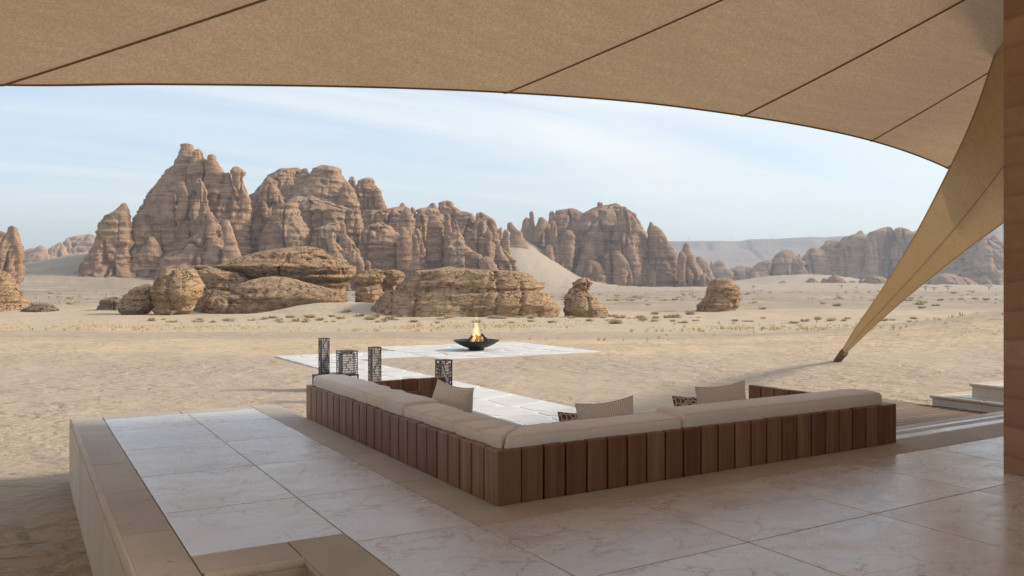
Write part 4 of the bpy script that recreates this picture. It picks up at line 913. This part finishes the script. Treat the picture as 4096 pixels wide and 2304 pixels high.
# ---------------------------------------------------------------- tent
tent = thing('tent_canopy', (0, 0, 0), 'large sand-coloured fabric tent canopy stretched over the terrace', 'canopy')
def cam3(r, f, up): x, y = cw(r, f); return np.array([x, y, EYE+up])
Epx = [(0, 213, 9.0), (400, 211.5, 9.0), (900, 218, 9.2), (1270, 232, 9.5), (1600, 256, 9.9), (1865, 290, 10.4), (2050, 321, 11.0), (2190, 353, 11.8), (2300, 388, 12.7), (2388, 425, 13.4), (2470, 470, 14.0), (2540, 520, 14.6)]
E = [cam3(-3, -14, 1.9), cam3(-10, -9, 1.7), cam3(-13.5, -3, 1.6), cam3(-12.5, 3.5, 1.75), cam3(-10, 6.6, 1.95), cam3(-7.8, 8.3, 2.06)] + [V(*p) for p in Epx]
E = np.array(E); PK = cam3(9.85, 5.0, 6.1)
def spline(P, t):                       # Catmull-Rom at parameter t (index units)
    t = np.clip(np.asarray(t, float), 0, len(P)-1-1e-6); i = t.astype(int); u = (t-i)[:, None]
    p0, p1, p2, p3 = P[np.maximum(i-1, 0)], P[i], P[i+1], P[np.minimum(i+2, len(P)-1)]
    return .5*((2*p1) + (-p0+p2)*u + (2*p0-5*p1+4*p2-p3)*u**2 + (-p0+3*p1-3*p2+p3)*u**3)
def tent_pt(t, v):
    e = spline(E, t); v = np.asarray(v)[:, None]; p = e*(1-v) + PK*v
    p[:, 2] -= (4*v*(1-v))[:, 0]*.22; return p
seams = [0, 1, 2, 3, 4, 4.95, 6.0, 9.0, 11.0, 13.0, 14.9, 17.0]
for a, b in zip(seams[:-1], seams[1:]):
    nu, nv = 26, 40; t = np.linspace(a, b, nu); vv = np.linspace(0, .97, nv)
    T, Vv = np.meshgrid(t, vv, indexing='ij'); p = tent_pt(T.ravel(), Vv.ravel()); big('panel', p, grid_quads(nu, nv), M['tent'], tent)
for s_ in seams[1:-1]:
    vv = np.linspace(.0, .97, 40); p = tent_pt(np.full(40, s_), vv)
    tn = tent_pt(np.full(40, s_+.02), vv) - tent_pt(np.full(40, s_-.02), vv); tn /= np.linalg.norm(tn, axis=1)[:, None]
    off = np.array([0, 0, -.018]); wd = .022 if s_ > 7 else .036
    g = np.stack([p - tn*wd + off, p + tn*wd + off], 1).reshape(-1, 3); g2 = np.concatenate([g, g + np.array([0, 0, .012])])
    q = grid_quads(40, 2); big('seam', np.concatenate([g, ]), q, M['seam'], tent, False)
t = np.linspace(0, 17, 260); p = spline(E, t); v, f = tube([tuple(a) for a in p], [.013]*len(p), 8); mk('edge_hem', v, f, M['seam'], tent, True)
# the long corner of the tent running down to its ground anchor
LG = [((2114, 889), (2131, 886), 25.0), ((2150, 828), (2190, 829), 23.6), ((2215, 733), (2285, 745), 20.6), ((2300, 594), (2400, 652), 16.4), ((2388, 425), (2500, 577), 12.9), ((2450, 290), (2572, 525), 11.2), ((2500, 148), (2630, 488), 10.2), ((2560, -20), (2700, 440), 9.3), ((2650, -260), (2790, 380), 8.5)]
LE = np.array([V(*l, d) for l, r, d in LG]); RE = np.array([V(*r, d*.985) for l, r, d in LG])
nt_, nw = 80, 15; t = np.linspace(0, len(LG)-1, nt_); le, re = spline(LE, t), spline(RE, t); s_ = np.linspace(0, 1, nw)
wv_ = np.linalg.norm(re-le, axis=1); P = le[:, None]*(1-s_)[None, :, None] + re[:, None]*s_[None, :, None]
toC = (np.array([0, 0, EYE]) - (le+re)/2); toC /= np.linalg.norm(toC, axis=1)[:, None]
fold = (1-np.abs(s_-.55)/.55)*.10 - np.exp(-((s_-.55)/.05)**2)*.02
P = P + toC[:, None]*(fold[None, :, None]*wv_[:, None, None])
for lo, hi in ((0, 9), (8, 15)): big('corner_panel', P[:, lo:hi].reshape(-1, 3), grid_quads(nt_, hi-lo), M['leg'], tent)
for ed in (le, re, P[:, 8]+toC*.004): v, f = tube([tuple(a) for a in ed], list(np.linspace(.010, .014, nt_)), 6); mk('edge_hem', v, f, M['leg'], tent, True)
mid0 = (LE[0]+RE[0])/2; dirv = mid0-(LE[1]+RE[1])/2; dirv /= np.linalg.norm(dirv); gr_ = (mid0[:2] @ RT, mid0[:2] @ FW); g0 = mid0+dirv*((mid0[2]-float(ground_z(*gr_))+.03)/max(.2, -dirv[2]))
pts = [tuple(mid0-dirv*.06+(g0-mid0)*k) for k in np.linspace(0, 1.15, 9)]; v, f = tube(pts, [.115+.010*(i % 2)-.003*i for i in range(9)], 14); mk('anchor_sleeve', v, f, M['rope'], tent, True)

# ---------------------------------------------------------------- plants
def blades(n, rad, h, wid, lean, seed, up=.5):
    r = random.Random(seed); vs, fs = [], []
    for _ in range(n):
        a = r.uniform(0, 2*math.pi); q = rad*math.sqrt(r.random())*.45; x, y = q*math.cos(a), q*math.sin(a)
        el = math.radians(r.uniform(90-lean, 90)); l = h*r.uniform(.55, 1); b = a + r.uniform(-.6, .6)
        tip = (x+l*math.cos(el)*math.cos(b)*rad/h*1.1, y+l*math.cos(el)*math.sin(b)*rad/h*1.1, l*math.sin(el)); c = r.uniform(0, 6.28); w_ = wid*r.uniform(.6, 1.3)
        m_ = tuple((o_*.45+t_*.55) for o_, t_ in zip((x, y, 0), tip)); k = len(vs)
        vs += [(x-w_*math.cos(c), y-w_*math.sin(c), -.02), (x+w_*math.cos(c), y+w_*math.sin(c), -.02), (m_[0]+w_*math.cos(c), m_[1]+w_*math.sin(c), m_[2]*1.08), (m_[0]-w_*math.cos(c), m_[1]-w_*math.sin(c), m_[2]*1.08), tip]
        fs += [[k, k+1, k+2, k+3], [k+3, k+2, k+4]]
    return vs, fs
sm = []
for i in range(4):
    me = bpy.data.meshes.new('shrub'); v, f = blades(150, .55, .45, .022, 72, 40+i); me.from_pydata(v, [], f); me.materials.append(M['shrub'] if i % 2 == 0 else M['shrub_g']); sm.append(me)
shrubs = []
def shrub(r, f, s, k):
    x, y = cw(r, f); o = bpy.data.objects.new('shrub', sm[k % 4]); o.location = (x, y, float(ground_z(r, f))+.0); o.scale = (s*random.uniform(.9, 1.4), s*random.uniform(.9, 1.4), s*random.uniform(.75, 1.05)); o.rotation_euler = (0, 0, random.uniform(0, 6)); C.objects.link(o)
    green = k % 2; px = CX + r/f*F
    near = ['below the honeycombed yellow rocks', 'on the sand slope below the pale domed rock', 'along the foot of the largest low mound', 'around the cone-shaped rock', 'around the lone boulder', 'beyond the tent anchor'][int(np.searchsorted([800, 1450, 2330, 2650, 3150], px))]
    d = near if f < 165 else 'on the gravel plain ' + ('before the sand saddle' if px < 2600 else 'before the far dune' if px < 3300 else 'below the far cliffs')
    tag(o, ('grey-green' if green else 'dry brown') + (' large' if s > 1.6 else ' small') + ' low shrub ' + d, 'shrub', ('large ' if s > 1.6 else 'small ') + ('grey-green' if green else 'dry brown') + ' shrubs ' + d)
R_ = random.Random(11)
for _ in range(95):
    px = R_.uniform(560, 3700); d = R_.uniform(88, 132); r = (px-CX)/F*d; shrub(r, d, R_.uniform(.6, 1.45), R_.randrange(4))
for px, d in ((1390, 133), (1440, 128), (1330, 126), (1240, 122), (1160, 124), (1090, 118), (1500, 126), (1480, 118), (1560, 118), (2450, 140), (2480, 134), (2620, 150), (2560, 128), (2700, 138), (2760, 150), (3050, 170), (60, 190), (120, 187)): shrub((px-CX)/F*d, d, R_.uniform(1.3, 2.1), R_.randrange(4))
for _ in range(45):
    px = R_.uniform(2350, 4000); d = R_.uniform(200, 420); shrub((px-CX)/F*d, d, R_.uniform(1.2, 3.0), R_.randrange(4))
for _ in range(20):
    px = R_.uniform(80, 620); d = R_.uniform(200, 420); shrub((px-CX)/F*d, d, R_.uniform(1.2, 3.0), R_.randrange(4))
# dry grass: too many tufts to count
gv_, gf_ = [], []; tv0 = [blades(11, .13, .22, .010, 50, 90+i) for i in range(6)]
pos = []
for _ in range(2600):
    d = R_.choice((R_.gauss(66, 7), R_.uniform(52, 100))); px = R_.uniform(-100, 4200)
    if d < 52: continue
    pos.append((px, d, R_.choice((.35, .5, .7, 1.0, 1.25))*R_.uniform(.8, 1.2)))
for _ in range(190): pos.append((R_.gauss(3100, 420), R_.gauss(38.5, 2.2), R_.uniform(.5, .95)))
for _ in range(70): pos.append((R_.gauss(3820, 100), R_.gauss(47, 3), R_.uniform(.8, 1.4)))
rs = np.array([(p_[0]-CX)/F*p_[1] for p_ in pos]); fs_ = np.array([p_[1] for p_ in pos]); zg_ = ground_z(rs, fs_)
for i, (px, d, s) in enumerate(pos):
    if noise(rs[i]/6, fs_[i]/9, 0, 3) < R_.uniform(-.5, .35): continue
    x, y = cw(rs[i], fs_[i]); v, f = tv0[i % 6]; a = i*1.7; k = len(gv_)
    gv_ += [(x+s*(p_[0]*math.cos(a)-p_[1]*math.sin(a)), y+s*(p_[0]*math.sin(a)+p_[1]*math.cos(a)), zg_[i]+s*p_[2]) for p_ in v]; gf_ += [[j+k for j in q] for q in f]
go = mk('dry_grass', gv_, gf_, M['grass']); tag(go, 'straw-coloured tufts of dry grass scattered over the sand', 'grass', kind='stuff')
# far scrub band
pos = [( R_.uniform(-50, 4150), R_.uniform(240, 560), R_.uniform(1.2, 3.2)) for _ in range(900)]
gv_, gf_ = [], []; tb0 = [blades(14, .5, .38, .06, 75, 190+i) for i in range(4)]
rs = np.array([(p_[0]-CX)/F*p_[1] for p_ in pos]); fs_ = np.array([p_[1] for p_ in pos]); zg_ = ground_z(rs, fs_)
for i, (px, d, s) in enumerate(pos):
    if noise(rs[i]/40, fs_[i]/14, 0, 8) < -.05: continue
    x, y = cw(rs[i], fs_[i]); v, f = tb0[i % 4]; k = len(gv_)
    gv_ += [(x+s*p_[0], y+s*p_[1], zg_[i]+s*p_[2]) for p_ in v]; gf_ += [[j+k for j in q] for q in f]
go = mk('desert_scrub', gv_, gf_, M['shrub_g']); tag(go, 'dark low scrub forming a band across the far plain', 'scrub', kind='stuff')
# far acacia trees
def acacia(px, d, h):
    r = (px-CX)/F*d; x, y = cw(r, d); z = float(ground_z(r, d)); o = thing('acacia_tree', (x, y, z), 'tiny dark flat-topped acacia tree on the plain below the cliffs', 'tree', 'acacia trees on the far plain')
    v, f = tube([(x, y, z-.3), (x+.1*h, y, z+.35*h), (x+.05*h, y, z+.75*h)], [.05*h, .035*h, .02*h], 6); vv, ff = list(v), list(f)
    for a in range(4):
        v, f = tube([(x+.1*h, y, z+.35*h), (x+.1*h+.35*h*math.cos(a*1.6), y+.35*h*math.sin(a*1.6), z+.8*h)], [.025*h, .012*h], 5); k = len(vv); vv += v; ff += [[j+k for j in q] for q in f]
    mk('trunk', vv, ff, M['trunk'], o)
    cv, cf = [], []; rr2 = random.Random(int(px))
    for _ in range(170):
        a = rr2.uniform(0, 6.28); q = .62*h*math.sqrt(rr2.random()); zc = z + h*(.78+.2*rr2.random()*(1-(q/(.62*h))**2)); s = .07*h; k = len(cv); c = np.array([x+q*math.cos(a), y+q*math.sin(a), zc])
        for _ in range(3): cv.append(tuple(c+np.array([rr2.uniform(-s, s), rr2.uniform(-s, s), rr2.uniform(-s*.6, s*.6)])))
        cf.append([k, k+1, k+2])
    mk('crown', cv, cf, M['leaf'], o)
for px, d, h in ((2475, 720, 3.2), (2565, 740, 3.0), (2606, 735, 3.4), (2693, 720, 4.4), (2727, 760, 2.8), (2760, 770, 2.6), (2808, 760, 3.6), (3013, 690, 3.0), (3365, 660, 3.4), (3700, 560, 3.6), (3735, 540, 3.4), (3790, 560, 4.2), (3955, 600, 4.5), (3425, 720, 2.6)): acacia(px, d, h)
# pylons on the escarpment
for px, hpx in ((2755, 25), (2923, 24), (3087, 20), (3240, 12)):
    d = 4300; p = at(px, float(np.interp(px, [2300, 2990, 3000, 3260, 3475], [966, 964, 957, 947, 935]))+3, d); h = hpx/F*d; mb = MB(); x, y, z = p
    for sx in (-1, 1): v, f = tube([(x+sx*.16*h, y, z-4), (x+sx*.02*h, y, z+h)], [.6, .4], 4); mb.add(v, f)
    for k in (.25, .45, .62): v, f = tube([(x-.16*h*(1-k), y, z+k*h), (x+.16*h*(1-k), y, z+(k+.1)*h)], [.4, .4], 4); mb.add(v, f)
    for k in (.72, .84, .96): v, f = tube([(x-.13*h, y, z+k*h), (x+.13*h, y, z+k*h)], [.4, .4], 4); mb.add(v, f)
    o = mb.build('pylon', M['steel']); tag(o, 'faint lattice power pylon on the rim of the far escarpment', 'pylon', 'pylons on the escarpment')

# ---------------------------------------------------------------- haze
hm = bpy.data.materials.new('haze'); hm.use_nodes = True; t = hm.node_tree; t.nodes.clear()
out = t.nodes.new('ShaderNodeOutputMaterial'); pvn = t.nodes.new('ShaderNodeVolumePrincipled'); pvn.inputs['Color'].default_value = (.74, .85, 1.0, 1); pvn.inputs['Density'].default_value = .00017; pvn.inputs['Anisotropy'].default_value = .2
t.links.new(pvn.outputs[0], out.inputs['Volume'])
v, f = cbox(-9500, 9500, -9500, 9500, -40, 420, 0); hz = mk('haze', v, f, hm); tag(hz, kind='stuff')
hz['label'] = 'thin pale desert haze over the plain'; hz['category'] = 'haze'
